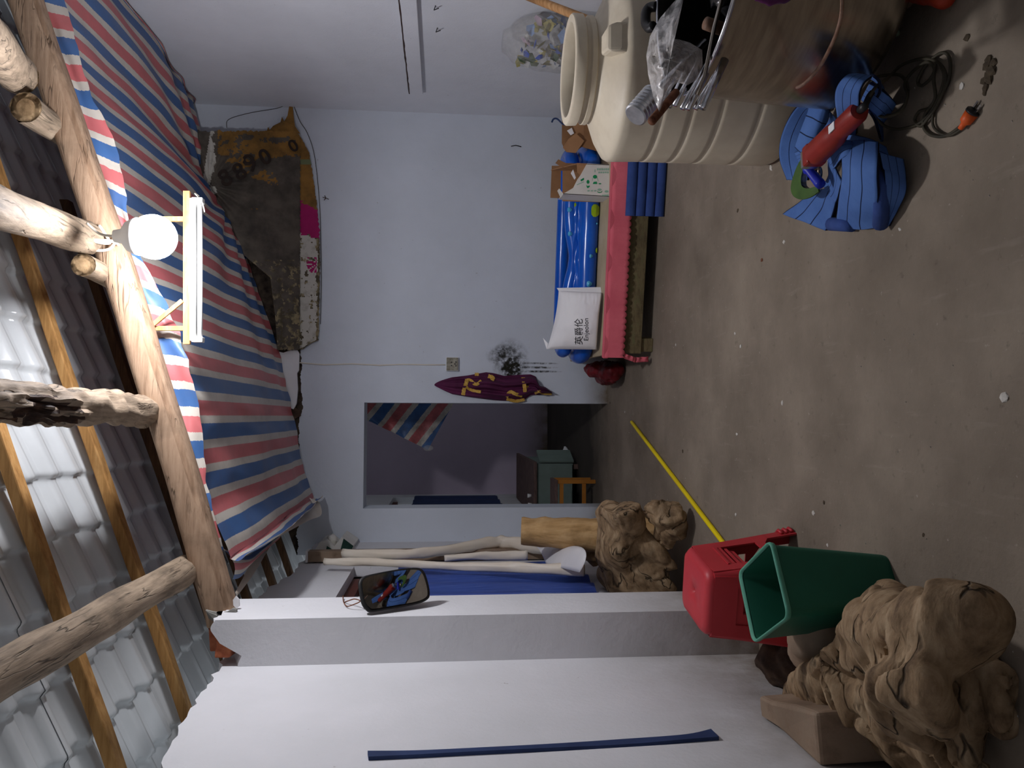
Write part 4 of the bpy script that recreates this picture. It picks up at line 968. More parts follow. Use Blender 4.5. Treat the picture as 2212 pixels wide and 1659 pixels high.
# sack of coloured scraps between the tank and the wall
SK = Vector((2.50, 4.92, BT))
sk = thing('clear_sack', 'clear plastic sack full of yellow and blue scraps on the bed by the wall', 'sack', SK)
def sack(k=1.0):
    rr = []
    for i in range(19):
        b = i / 18; z = BT + .01 + .69 * b; r = (1 - abs(2 * b - .85) ** 3 * .35) * k
        if b > .9: r *= .8
        rr.append([Vector((min(2.585, 2.47 + r * (.155 + .018 * noise.noise(Vector((j * .6, b * 6, 2)))) * math.cos(2 * math.pi * j / 26)), 4.92 + r * (.26 + .03 * noise.noise(Vector((j * .6, b * 6, 7)))) * math.sin(2 * math.pi * j / 26), z)) for j in range(26)])
    return rr
MB().rings(sack()).build('sack_film', 'film2', sk, True)
cols = [('scrap_yellow', (208, 196, 120)), ('scrap_white', (222, 222, 220)), ('scrap_blue', (150, 176, 220)), ('scrap_green', (120, 140, 112)), ('scrap_pink', (216, 190, 206)), ('scrap_royal', (40, 84, 190)), ('scrap_olive', (164, 156, 92))]
for n_, c_ in cols: MT[n_] = mat(n_, c_, tuple(int(v * .85) for v in c_), .35, scale=20, spec=.5)
for i in range(150):
    th = rnd.uniform(0, 2 * math.pi); b = rnd.uniform(.06, .86); q = rnd.uniform(.66, .93)
    p = Vector((2.47 + q * .135 * math.cos(th), 4.92 + q * .225 * math.sin(th), BT + .02 + .66 * b))
    if p.x > 2.55: continue
    a = Vector((rnd.gauss(0, 1), rnd.gauss(0, 1), rnd.gauss(0, 1))).normalized(); u = a.orthogonal().normalized(); v_ = a.cross(u); s_ = rnd.uniform(.025, .055)
    pts = [p + u * s_ * ca * rnd.uniform(.6, 1.1) + v_ * s_ * sa * rnd.uniform(.6, 1.1) + a * rnd.uniform(-.01, .01) for ca, sa in ((1, 0), (.3, .9), (-.8, .6), (-.9, -.5), (.2, -1))]
    c0 = sum(pts, Vector()) / 5 + a * .012
    o = MB().add(pts + [c0], [(k, (k + 1) % 5, 5) for k in range(5)]).build('scrap', rnd.choices([n for n, _ in cols], (5, 3, 3, 3, 2, 1, 3))[0], sk)
# wooden pole leaning behind the tank
p0, p1 = D(1240, 32, 3.75), D(1128, -12, 4.32); dr = (p1 - p0).normalized()
o = MB().tube([p0 - dr * .55, p0, p1, p1 + dr * .2], .022, 12, True, .08).build('wooden_pole', 'lath', None, True); tag(o, 'brown wooden pole leaning across the clear sack behind the tank', 'pole')

# ------------------------------------------------------------------ water tank
TC = Vector((1.425, 3.06, 0)); TR = .352
tk = thing('water_tank', 'big beige plastic water tank with an open round neck', 'tank', TC)
zs = .725
prof = [(TR - .03, .0), (TR - .008, .015), (TR, .04)]
for zg in (.19, .345, .46, .575):
    prof += [(TR, zg - .022), (TR, zg - .008), (TR - .005, zg - .003), (TR - .005, zg + .003), (TR, zg + .008), (TR, zg + .022)]
prof += [(TR + .003, zs - .04), (TR + .004, zs - .012), (TR - .003, zs + .002), (TR - .02, zs + .014), (.30, zs + .035), (.225, zs + .068), (.205, zs + .08), (.202, zs + .088), (.210, zs + .094), (.210, zs + .112), (.200, zs + .118), (.200, zs + .130), (.214, zs + .136), (.216, zs + .172), (.211, zs + .178), (.183, zs + .178), (.179, zs + .172), (.177, zs + .11), (.19, zs + .05), (TR - .03, zs - .03), (TR - .014, .04), (.02, .012)]
MB().lathe(prof, TC, 96).build('shell', 'tank', tk, True, sharp=.8)
MB().lathe([(.186, zs + .150), (.180, zs + .150), (.180, zs + .146), (.186, zs + .146)], TC, 64).build('inner_lip', 'tank', tk, True)
# moulded lug on the shoulder
lp = D(1318, 62, TC.y - .27)
for nm, ang in (('lug', -1.62), ('lug', .9)):
    r0, r1 = .245, .335; cx, sx_ = math.cos(ang), math.sin(ang); tx, ty = -sx_, cx
    pts = []
    for r, zt_, wd in ((r0, zs + .092, .05), (r1 - .015, zs + .08, .06), (r1, zs + .03, .066)):
        pts.append([TC + Vector((cx * r + tx * wd, sx_ * r + ty * wd, zs + .0)), TC + Vector((cx * r + tx * wd * .8, sx_ * r + ty * wd * .8, zt_)), TC + Vector((cx * r - tx * wd * .8, sx_ * r - ty * wd * .8, zt_)), TC + Vector((cx * r - tx * wd, sx_ * r - ty * wd, zs + .0))])
    MB().rings(pts).build(nm, 'tank', tk, bevel=.012)
# ------------------------------------------------------------------ steel pot in front of the tank
KB, KT = Vector((1.40, 2.29, .10)), Vector((1.425, 2.165, .655)); RB, RT = .395, .435
pot = thing('steel_pot', 'large dented stainless steel pot full of scrap in front of the tank', 'pot', Vector((KB.x, KB.y, 0)))
def potring(z, r):
    k = (z - KB.z) / (KT.z - KB.z); c_ = KB.lerp(KT, k); return [c_ + Vector((r * math.cos(2 * math.pi * j / 80) * (1 + .01 * noise.noise(Vector((math.cos(j * .0785) * 2, math.sin(j * .0785) * 2, z * 4)))), r * math.sin(2 * math.pi * j / 80), 0)) for j in range(80)]
pp = [(.10, .02), (.10, RB - .03), (.115, RB - .008), (.135, RB)] + [(.135 + .52 * k / 12, RB + (RT - RB) * k / 12) for k in range(1, 13)]
MB().rings([potring(z, r) for z, r in pp], False).build('pot_body', 'steel', pot, True)
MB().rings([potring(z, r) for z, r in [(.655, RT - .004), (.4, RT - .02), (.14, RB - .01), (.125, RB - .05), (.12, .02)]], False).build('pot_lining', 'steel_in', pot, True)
MB().tube(potring(.657, RT) + potring(.657, RT)[:1], .006, 8, False).build('rolled_rim', 'chrome', pot, True)
b0 = curve([D(1808, -60, 1.72), D(1818, -20, 1.70), D(1818, 25, 1.715), D(1810, 62, 1.75), D(1795, 100, 1.80), D(1770, 145, 1.90), D(1740, 178, 2.02), D(1722, 189, 2.10)], 8)
MB().tube(b0, .005, 8).build('bail_handle', 'rust_wire' if 'rust_wire' in MT else mat('rust_wire', (170, 140, 122), (130, 96, 76), .45, .7, scale=30), pot, True)
hp = [D(1418, 14, 2.60), D(1402, 17, 2.62), D(1395, 30, 2.62), D(1396, 52, 2.62), D(1404, 60, 2.60), D(1412, 56, 2.58)]
MB().tube(curve(hp, 5), [.018] * 26, 8).build('side_handle', 'black_plastic', pot, True)
o = MB().box((1.24, 2.10, 0), (1.56, 2.45, .098)).build('wood_block', 'slab', None, bevel=.01); tag(o, 'flat wooden block under the steel pot', 'block')
# scrap in the pot
o = blob('black_bag', [(Vector((1.40, 2.28, .50)), .14, Vector((1.52, 2.35, .52)), .14), (Vector((1.46, 2.2, .42)), .16, Vector((1.5, 2.3, .3)), .15)], 'black_bag', .016, .05, 8, smooth=2, ridge=.03); tag(o, 'crumpled black plastic bag stuffed in the steel pot', 'bag')
def rod(p, q, r, name, m, lab, cat, n=12, grp=None, hollow=True):
    o = MB().tube([p, Vector(p).lerp(Vector(q), .5), q], r, n).build(name, m, None, True); return tag(o, lab, cat, grp)
rl = [((1517, 233), (1556, 150)), ((1502, 235), (1548, 160)), ((1486, 236), (1530, 150)), ((1474, 235), (1516, 160)), ((1458, 228), (1500, 150)), ((1446, 230), (1478, 160)), ((1434, 222), (1470, 150))]
names = ['steel tube resting on the pot rim, thickest and lowest of the row', 'steel tube on the pot rim, next to the thickest one', 'short bright steel tube in the middle of the row on the pot rim', 'steel tube on the pot rim just inside the short bright one', 'steel tube on the pot rim under the tip of the clear bag', 'dull steel tube half under the clear bag on the pot rim', 'steel tube hidden most by the clear bag on the pot rim']
for i, ((a, b), lab) in enumerate(zip(rl, names)):
    P_, Q_ = F(a[0], a[1], .70), F(b[0], b[1], .645); Q2 = P_.lerp(Q_, 1.25)
    o = MB().tube([P_, P_.lerp(Q2, .5), Q2], .0095 if i else .012, 12).build('steel_tube', 'chrome', None, True); tag(o, lab, 'tube', 'steel tubes on the pot rim')
t = thing('aluminium_cylinder', 'ribbed aluminium cylinder sticking out over the pot rim', 'cylinder', D(1390, 230, 2.15))
ca, cb_ = D(1372, 250, 2.14), D(1412, 204, 2.165); ax = (cb_ - ca).normalized()
u = ax.orthogonal().normalized(); v_ = ax.cross(u)
def cyl(prof): return [[ca + ax * z + u * (r * math.cos(k * .2618)) + v_ * (r * math.sin(k * .2618)) for k in range(24)] for z, r in prof]
L = (cb_ - ca).length; pr_ = [(0, .022), (0, .031)]
for k in range(7): z = L * (k + .5) / 7; h = L / 14; pr_ += [(z - h * .8, .033), (z - h * .5, .0355), (z + h * .5, .0355), (z + h * .8, .033)]
pr_ += [(L, .033), (L, .01)]
MB().rings(cyl(pr_), True).build('ribbed_sleeve', 'alu', t, True, sharp=.6)
MB().tube([cb_ - ax * .02, cb_ + ax * .26 - Vector((0, 0, .02))], .014, 12).build('shaft', 'chrome', t, True)
rod(D(1408, 262, 2.02), D(1460, 200, 2.12), .012, 'rusty_tube', 'rust', 'short rusty tube beside the aluminium cylinder', 'tube')
hA, hB = F(1524, 50, .67), F(1570, 66, .60)
t = thing('hand_tool', 'hand tool with a round brown wooden handle lying inside the pot rim', 'tool', hA)
MB().tube([hA, hA.lerp(hB, .3), hB], [.018, .0185, .019], 14).build('grip', 'rust_handle' if 'rust_handle' in MT else mat('rust_handle', (120, 88, 66), (92, 66, 48), .6, scale=12), t, True)
MB().tube([F(1566, -30, .63), F(1543, 60, .66), F(1522, 165, .675), F(1505, 205, .69)], .006, 8).build('tool_shaft', 'steel', t, True)
# clear plastic bag over the rim
cbm = thing('clear_bag', 'crumpled clear plastic bag draped over the steel tubes and pot rim', 'bag', D(1450, 130, 1.98))
o_l = [(1480, -20), (1452, 8), (1425, 40), (1404, 78), (1396, 120), (1400, 160), (1410, 205), (1424, 242), (1436, 215), (1448, 195), (1462, 178), (1485, 184), (1506, 172), (1518, 140), (1517, 108), (1490, 92), (1462, 84), (1444, 86), (1458, 50), (1474, 10)]
cx_, cy_ = 1448, 128
rings_ = []
for k in range(9):
    q = k / 8; ring = []
    for i, (x, y) in enumerate([ (o_l[j][0] + (o_l[(j + 1) % len(o_l)][0] - o_l[j][0]) * f_, o_l[j][1] + (o_l[(j + 1) % len(o_l)][1] - o_l[j][1]) * f_) for j in range(len(o_l)) for f_ in (0, .33, .67)]):
        px_, py_ = cx_ + (x - cx_) * (1 - q * .98), cy_ + (y - cy_) * (1 - q * .98)
        ring.append(D(px_, py_, 2.03 - .13 * math.sin(q * math.pi / 2) + .045 * noise.noise(Vector((px_ * .045, py_ * .045, 1))) + .03 * noise.noise(Vector((px_ * .1, py_ * .1, 4))) + .012 * abs(noise.noise(Vector((px_ * .3, py_ * .3, 4))))))
    rings_.append(ring)
MB().rings(rings_, False).build('bag_film', 'film', cbm, True)
MT['purple'] = mat('purple_film', (96, 20, 88), (70, 14, 66), .35, scale=8)
o = blob('purple_bag', [(D(1640, -22, 1.72), .03, D(1700, -14, 1.72), .02)], 'purple', .008, .015, 16); tag(o, 'purple plastic bag hanging at the front of the steel pot', 'bag')
MT['red_orange'] = mat('red_orange_plastic', (176, 62, 34), (150, 44, 26), .5)
o = blob('red_bottle', [(F(1975, -18, .035), .032, F(2040, -6, .03), .028)], 'red_orange', .008, .006, 12); tag(o, 'red-orange plastic bottle lying at the top corner by the pot', 'bottle')
MT['pale_green'] = mat('pale_green_film', (150, 166, 140), (120, 136, 112), .6, scale=30)
o = blob('plastic_scrap', [(F(1932, 45, .012), .012, F(1936, 72, .01), .012)], 'pale_green', .005, .012, 30); tag(o, 'crumpled pale green plastic scrap beside the base of the pot', 'scrap')
# ------------------------------------------------------------------ blue webbing heap with grinder
heap = thing('blue_webbing', 'heap of wide blue folded webbing on the floor under an angle grinder', 'webbing', F(1850, 330))
HK = .55
def Z(q, r=0): return F(q[0], q[1], max(r, q[2] * HK))
def ribbon(e1, e2, name='webbing_fold', n=8, rough=.006, nw=12, bulge=0):
    a = curve([Z(q) for q in e1], n); b = curve([Z(q) for q in e2], n); N = min(len(a), len(b)) - 1
    def f(s, t):
        i = min(N, int(round(s * N))); p = a[i].lerp(b[i], t)
        d = (b[i] - a[i]); tg = (a[min(i + 1, N)] - a[max(i - 1, 0)]); nn = d.cross(tg)
        if nn.length > 1e-6: nn.normalize()
        if nn.z < 0: nn = -nn
        p = p + nn * (bulge * math.sin(math.pi * t) + rough * noise.noise(p * 9))
        p.z = max(.004, p.z); return p
    o = MB().grid(f, N, nw, lambda s, t: (s, t)).build(name, 'belt', heap, True, solid=.008, offset=0); return o
# big fold lying over the front, three seams
ribbon([(1822, 312, .17), (1820, 345, .25), (1820, 390, .24), (1812, 440, .16), (1808, 470, .07), (1812, 488, .02)],
       [(1898, 308, .16), (1899, 345, .22), (1899, 390, .21), (1898, 440, .14), (1896, 472, .06), (1897, 490, .015)], bulge=.012)
ribbon([(1790, 336, .12), (1800, 318, .21), (1812, 304, .26), (1836, 306, .22), (1850, 325, .12)],
       [(1792, 376, .12), (1812, 352, .20), (1824, 340, .25), (1846, 330, .21), (1860, 345, .12)])
ribbon([(1899, 330, .20), (1906, 360, .19), (1912, 400, .15), (1912, 440, .10), (1908, 480, .02)],
       [(1950, 345, .05), (1955, 380, .05), (1956, 415, .04), (1940, 450, .02), (1922, 488, .01)])
# flat end on the floor, lower left
ribbon([(1764, 412, .05), (1745, 424, .04), (1725, 438, .03), (1692, 462, .008)], [(1812, 400, .16), (1808, 432, .10), (1802, 462, .05), (1786, 498, .008)])
ribbon([(1790, 330, .10), (1792, 352, .14), (1790, 380, .14), (1780, 400, .10)], [(1820, 395, .2), (1818, 405, .19), (1814, 420, .16), (1806, 438, .10)])
# standing loop at the far left
ribbon([(1752, 216, .18), (1722, 230, .20), (1700, 262, .21), (1685, 305, .20), (1684, 345, .16), (1700, 388, .06)],
       [(1794, 236, .02), (1775, 250, .02), (1764, 275, .02), (1752, 310, .02), (1748, 345, .02), (1745, 390, .01)])
ribbon([(1754, 214, .18), (1766, 214, .19), (1780, 226, .17), (1792, 240, .10)], [(1720, 318, .16), (1735, 330, .14), (1752, 330, .10), (1770, 320, .05)])
ribbon([(1792, 240, .10), (1790, 262, .15), (1770, 288, .17), (1745, 318, .15), (1716, 330, .10)], [(1815, 268, .12), (1800, 290, .17), (1785, 310, .18), (1762, 335, .16), (1728, 352, .11)])
# loop at the far right
ribbon([(1848, 160, .44), (1826, 166, .50), (1808, 190, .50), (1805, 222, .42), (1810, 258, .30), (1814, 290, .16)],
       [(1884, 164, .38), (1868, 178, .44), (1858, 200, .44), (1856, 226, .38), (1852, 256, .28), (1850, 290, .16)])
ribbon([(1880, 162, .36), (1896, 176, .34), (1898, 200, .28), (1888, 226, .18)], [(1888, 168, .12), (1906, 184, .10), (1910, 208, .06), (1902, 238, .04)])
ribbon([(1880, 178, .30), (1900, 190, .26), (1920, 206, .20), (1935, 222, .10)], [(1862, 215, .24), (1880, 235, .22), (1896, 252, .16), (1906, 266, .06)])
ribbon([(1876, 236, .12), (1888, 262, .14), (1896, 285, .10), (1902, 302, .03)], [(1896, 250, .04), (1904, 268, .04), (1906, 290, .02), (1905, 306, .005)])
ribbon([(1790, 300, .06), (1820, 285, .10), (1850, 292, .12), (1880, 300, .10), (1915, 318, .04)], [(1800, 360, .05), (1830, 345, .10), (1862, 350, .12), (1890, 360, .10), (1930, 372, .03)])
# rolled end at the front
ra, rb_ = Z((1840, 486, .03), .024), Z((1796, 484, .025), .024); MB().tube([ra, ra.lerp(rb_, .5), rb_], .024, 14).build('rolled_end', 'belt_band', heap, True)
MB().tube([Z((1900, 350, .16), .024), Z((1902, 400, .16), .024), Z((1904, 450, .10), .024), Z((1902, 486, .04), .024)], .024, 12).build('rolled_edge', 'belt_band', heap, True)
# angle grinder
ga, gb = F(1858, 238, .20), F(1752, 342, .17)
gr = thing('angle_grinder', 'red angle grinder with green guard lying on the blue webbing', 'grinder', ga)
gx_ = (gb - ga).normalized(); gl_ = (gb - ga).length; gy_ = Vector((0, 0, 1)); gy_ = (gy_ - gx_ * gy_.dot(gx_)).normalized(); gz_ = gx_.cross(gy_)
def gpt(a, b, c): return ga + gx_ * a + gy_ * b + gz_ * c
def gtube(prof, name, m, n=20):
    return MB().rings([[gpt(a, 1.1 * r * math.sin(k * 2 * math.pi / n) * sq, 1.1 * r * math.cos(k * 2 * math.pi / n)) for k in range(n)] for a, r, sq in prof]).build(name, m, gr, True, sharp=.7)
gtube([(0, .012, 1), (.004, .024, 1), (.02, .029, 1), (gl_ * .30, .029, 1), (gl_ * .38, .027, 1), (gl_ * .44, .033, 1), (gl_ * .5, .036, 1), (gl_ * .82, .038, 1), (gl_ * .88, .036, 1), (gl_ * .88, .01, 1)], 'motor_body', 'tool_red')
MB().box((0, 0, 0), (0, 0, 0))
pp_ = MB()
for a0, a1, hw, hh in ((gl_ * .86, gl_ * .99, .034, .034),): pp_.rings([[gpt(a, sy * hh, sz * hw) for sy, sz in ((-1, -1), (1, -1), (1, 1), (-1, 1))] for a in (a0, a1)])
pp_.build('gear_housing', 'tool_red', gr, bevel=.008)
hp_ = MB(); hp_.rings([[gpt(a, sy * .028, sz * .03) for sy, sz in ((-1, -1), (1, -1), (1, 1), (-1, 1))] for a in (gl_ * .98, gl_ * 1.07)]); hp_.build('gear_head', 'alu', gr, bevel=.006)
MB().rings([[gpt(gl_ * .33 + s_, .0315, w_) for s_, w_ in ((-.02, -.012), (.02, -.012), (.02, .012), (-.02, .012))], [gpt(gl_ * .33 + s_, .0345, w_) for s_, w_ in ((-.02, -.012), (.02, -.012), (.02, .012), (-.02, .012))]]).build('rating_plate', 'paper_white', gr)
# guard: part of a ring seen nearly face on
gc = F(1762, 378, .115)
gcp = [(1736, 334), (1722, 358), (1712, 385), (1708, 408), (1714, 424), (1730, 431), (1750, 426), (1768, 414)]
gip = [(1744, 342), (1736, 362), (1731, 382), (1731, 398), (1736, 405), (1746, 407), (1758, 404), (1766, 402)]
go = [F(x, y, .135 - .004 * i) for i, (x, y) in enumerate(gcp)]; gi = [F(x, y, .135 - .004 * i) for i, (x, y) in enumerate(gip)]
go, gi = curve(go, 5), curve(gi, 5)
MB().rings([[p, q, q - Vector((0, 0, .006)), p - Vector((0, 0, .006))] for p, q in zip(go, gi)]).build('wheel_guard', 'guard', gr)
MB().rings([[p, p + Vector((0, 0, .001)), p - Vector((.0, .0, .02))] for p in gi]).build('guard_lip', 'alu', gr)
MB().lathe([(.0, 0), (.03, 0), (.03, .012), (.012, .016), (.0, .02)], gc + Vector((0, 0, -.01)), 20).build('spindle_flange', 'steel', gr, True)
h0, h1 = F(1742, 362, .145), F(1774, 400, .125)
MB().tube([h0, h0.lerp(h1, .12), h0.lerp(h1, .2), h0.lerp(h1, .9), h1], [.015, .019, .014, .0175, .016], 16).build('side_handle', 'tool_blue', gr, True)
MB().tube(curve([ga, ga - gx_ * .03, F(1878, 208, .18), F(1884, 200, .17)], 6), [.012] * 7 + [.009] * 12, 10).build('cord_sleeve', 'black_plastic', gr, True)
zc = lambda x, y, h=.008: F(1600 + x / 3.191, y / 3.191, max(.006, h * (HK if h > .015 else 1)))
cpts = [zc(880, 680, .34), zc(930, 600, .32), zc(1010, 540, .22), zc(1100, 455, .08), zc(1200, 415, .02), zc(1290, 405, .012), zc(1370, 440, .02), zc(1415, 520, .02), zc(1400, 620, .02), zc(1345, 740, .02), zc(1290, 820, .02), zc(1240, 870, .02), zc(1200, 830, .02), zc(1230, 770, .01), zc(1300, 745, .01),
        zc(1370, 670, .01), zc(1430, 560, .01), zc(1445, 440, .01), zc(1420, 370, .01), zc(1360, 375, .01), zc(1270, 460, .01), zc(1220, 560, .01), zc(1250, 590, .01), zc(1310, 540, .02), zc(1335, 470, .02), zc(1280, 430, .03), zc(1180, 500, .03), zc(1130, 580, .06), zc(1150, 660, .10), zc(1110, 760, .12), zc(1030, 800, .14), zc(960, 800, .16), zc(920, 740, .18), zc(915, 660, .19), zc(900, 590, .2), zc(920, 540, .2), zc(990, 520, .15), zc(1100, 520, .06), zc(1150, 600, .05), zc(1130, 720, .08), zc(1050, 790, .1), zc(950, 800, .13), zc(980, 860, .10), zc(1060, 890, .05), zc(1150, 880, .02), zc(1230, 850, .01), zc(1320, 760, .01), zc(1390, 600, .012), zc(1400, 500, .012), zc(1350, 430, .012), zc(1330, 540, .03), zc(1340, 680, .03), zc(1270, 790, .012), zc(1260, 870, .008), zc(1300, 925, .008), zc(1370, 942, .008), zc(1440, 925, .008), zc(1510, 875, .012)]
MB().tube(curve(cpts, 7), .0048, 7).build('power_cord', 'cable_dark', gr, True)
MB().tube(curve([zc(1330, 760, .008), zc(1325, 860, .008), zc(1370, 915, .008), zc(1440, 935, .008), zc(1520, 890, .008), zc(1545, 850, .01)], 6), .004, 7).build('power_cord', 'cable_dark', gr, True)
pa_, pb_ = zc(1530, 865, .015), zc(1598, 775, .018); pd_ = (pb_ - pa_).normalized()
MB().tube([pa_ - pd_ * .01, pa_, pa_.lerp(pb_, .15), pa_.lerp(pb_, .3), pb_], [.007, .008, .009, .016, .019], 12).build('plug', 'orange', gr, True, label='orange mains plug')
MB().tube([pb_, pb_ + pd_ * .006], .02, 12).build('plug_face', 'black_plastic', gr, True)
sd_ = pd_.cross(Vector((0, 0, 1))).normalized()
for k in (-.009, .009): MB().bar(pb_ + sd_ * k, pb_ + sd_ * k + pd_ * .028, .006, .003).build('pin', 'chrome', gr)

# ------------------------------------------------------------------ yellow rod, stool, bin
ya, yb = F(1364, 911, .013), F(1612, 1238, .013)
o = MB().tube([ya + (yb - ya) * t_ for t_ in (0, .003, .3, .6, .997, 1)], [.008, .0125, .013, .013, .0125, .008], 12).build('yellow_rod', 'yellow', None, True); tag(o, 'thin yellow rod lying on the floor and running behind the red stool', 'rod')
# stool
SO = Vector((-.655, 2.835, 0)); SH = .455
st = thing('red_stool', 'red plastic stool with slotted sides standing behind the green bin', 'stool', SO)
seatc = [F(1475, 1195, SH), F(1470, 1310, SH), F(1517, 1368, SH), F(1528, 1228, SH)]   # far right, far left, near left, near right
cen = sum(seatc, Vector()) / 4
ex_ = ((seatc[0] - seatc[1]) + (seatc[3] - seatc[2])); ex_.z = 0; ex_.normalize(); ey_ = Vector((-ex_.y, ex_.x, 0))
hx, hy = .125, .14; fx, fy = .175, .19
def sp_(x, y, z): return Vector((cen.x, cen.y, 0)) + ex_ * x + ey_ * y + Vector((0, 0, z))
def rr_(hx, hy, r, z, n=6):
    out = []
    for (sx_, sy_, t0) in ((1, 1, 0), (-1, 1, 1), (-1, -1, 2), (1, -1, 3)):
        for k in range(n + 1):
            th = (t0 + k / n) * math.pi / 2; out.append(sp_(sx_ * (hx - r) + r * math.cos(th), sy_ * (hy - r) + r * math.sin(th), z))
    return out
# seat with rounded shoulders and a finger hole
MB().rings([rr_(hx - .07, hy - .07, .03, SH - .004), rr_(hx - .03, hy - .03, .035, SH - .002), rr_(hx - .012, hy - .012, .04, SH - .004), rr_(hx, hy, .045, SH - .018), rr_(hx + .004, hy + .004, .045, SH - .05), rr_(hx, hy, .045, SH - .05), rr_(hx - .01, hy - .01, .04, SH - .02), rr_(hx - .07, hy - .07, .03, SH - .012)], False).build('seat', 'red', st, True)
MB().rings([rr_(hx - .07, hy - .07, .03, SH - .004), rr_(.012, .012, .011, SH - .0055), rr_(.007, .007, .0065, SH - .02)], False).build('seat_pan', 'red', st, True)
# four slanting sides made of frame pieces with openings, then legs
def side(axis, sgn):
    def P(s, h, o=0):          # s along the side -1..1, h height 0..1 (0 floor)
        k = 1 - h; X_, Y_ = hx + (fx - hx) * k, hy + (fy - hy) * k
        if axis == 0: return sp_(sgn * (X_ + o), s * Y_, h * (SH - .03))
        return sp_(s * X_, sgn * (Y_ + o), h * (SH - .03))
    def panel(poly, name, o=0, m='red', **kw):
        n_ = (P(0, .5, .01) - P(0, .5, 0)); MB().prism([P(s, h, o) for s, h in poly], -n_.normalized() * .006).build(name, m, st, **kw)
    return P, panel
for axis, sgn in ((0, 1), (0, -1), (1, 1), (1, -1)):
    P, panel = side(axis, sgn)
    panel([(-.86, .80), (.86, .80), (.9, 1), (-.9, 1)], 'apron', .002)
    panel([(-.86, .80), (-.52, .80), (-.50, .44), (-.80, .44)], 'upright', .002); panel([(.52, .80), (.86, .80), (.80, .44), (.50, .44)], 'upright', .002)
    if axis == 0:
        panel([(-.52, .80), (.52, .80), (.5, .72), (.36, .66), (-.36, .66), (-.5, .72)], 'upper_rail', -.012)
        for k in range(3): panel([(-.56 + .05 * k, .84 - .05 * k), (.56 - .05 * k, .84 - .05 * k), (.55 - .05 * k, .82 - .05 * k), (-.55 + .05 * k, .82 - .05 * k)], 'step_ridge', .006 - .004 * k)
    else:
        for a0, a1 in ((.80, .74), (.70, .66), (.62, .52)): panel([(-.52, a0), (.52, a0), (.52, a1), (-.52, a1)], 'slat', -.004)
        panel([(-.52, .74), (-.22, .74), (-.22, .70), (-.52, .70)], 'slat_end', -.004); panel([(.22, .74), (.52, .74), (.52, .70), (.22, .70)], 'slat_end', -.004)
        panel([(-.52, .66), (-.22, .66), (-.22, .62), (-.52, .62)], 'slat_end', -.004); panel([(.22, .66), (.52, .66), (.52, .62), (.22, .62)], 'slat_end', -.004)
    panel([(-.80, .44), (.80, .44), (.84, .30), (.62, .30), (.4, .36), (-.4, .36), (-.62, .30), (-.84, .30)], 'lower_rail', .003)
for sx_ in (1, -1):
    for sy_ in (1, -1):
        rr = []
        for h in np.linspace(0, 1, 10):
            k = 1 - h; X_, Y_ = hx + (fx - hx) * k, hy + (fy - hy) * k; z = h * (SH - .03); w_ = .055 + .01 * k
            rr.append([sp_(sx_ * X_, sy_ * (Y_ - w_), z), sp_(sx_ * X_, sy_ * (Y_ - .022), z), sp_(sx_ * (X_ - .006), sy_ * (Y_ - .006), z), sp_(sx_ * (X_ - .022), sy_ * Y_, z), sp_(sx_ * (X_ - w_), sy_ * Y_, z),
                       sp_(sx_ * (X_ - w_), sy_ * (Y_ - .007), z), sp_(sx_ * (X_ - .025), sy_ * (Y_ - .009), z), sp_(sx_ * (X_ - .009), sy_ * (Y_ - .025), z), sp_(sx_ * (X_ - .007), sy_ * (Y_ - w_), z)])
        lg = MB().rings(rr).build('leg', 'red', st, True, sharp=.9)
        for k in range(3):
            z = .012 + .022 * k; X_, Y_ = fx + .004 - .003 * k, fy + .004 - .003 * k
            MB().tube([sp_(sx_ * X_, sy_ * (Y_ - .055), z), sp_(sx_ * X_, sy_ * (Y_ - .02), z), sp_(sx_ * (X_ - .02), sy_ * Y_, z), sp_(sx_ * (X_ - .055), sy_ * Y_, z)], .007, 8).build('foot_ridge', 'red', lg, True)
# bin
BH = .39
rim = [F(1666, 1171, BH), F(1593, 1230, BH), F(1626, 1386, BH), F(1705, 1340, BH)]    # right, far, left, near
c0 = sum(rim, Vector()) / 4; c0.z = 0
a1_ = (rim[0] - rim[3]) + (rim[1] - rim[2]); b1_ = (rim[1] - rim[0]) + (rim[2] - rim[3]); a1_.z = b1_.z = 0
a1_ /= 2; b1_ /= 2; la, lb = a1_.length, b1_.length; a1_.normalize(); b1_ = (b1_ - a1_ * b1_.dot(a1_)).normalized()
bn_ = thing('green_bin', 'green rectangular plastic bin, open and empty, in front of the red stool', 'bin', c0)
def br_(k, z, r, o=0, n=5):
    hx, hy = la / 2 * k + o, lb / 2 * k + o; out = []
    for (sx_, sy_, t0) in ((1, 1, 0), (-1, 1, 1), (-1, -1, 2), (1, -1, 3)):
        for q in range(n + 1):
            th = (t0 + q / n) * math.pi / 2; out.append(c0 + a1_ * (sx_ * (hx - r) + r * math.cos(th)) + b1_ * (sy_ * (hy - r) + r * math.sin(th)) + Vector((0, 0, z)))
    return out
MB().rings([br_(.66, .004, .02), br_(.72, 0.0, .03), br_(.74, .012, .03), br_(.80, .12, .028), br_(.93, BH - .03, .025), br_(.945, BH - .01, .025), br_(.93, BH - .01, .022), br_(.91, BH - .03, .022), br_(.72, .02, .026), br_(.3, .014, .01)], True).build('bin_body', 'green', bn_, True, sharp=.8)
MB().rings([br_(.94, BH - .016, .026), br_(.985, BH - .014, .028), br_(1.0, BH - .004, .03), br_(.985, BH + .003, .03), br_(.955, BH + .002, .026), br_(.93, BH - .006, .024)], False).build('rim', 'green_rim', bn_, True, label='paler thick rim')

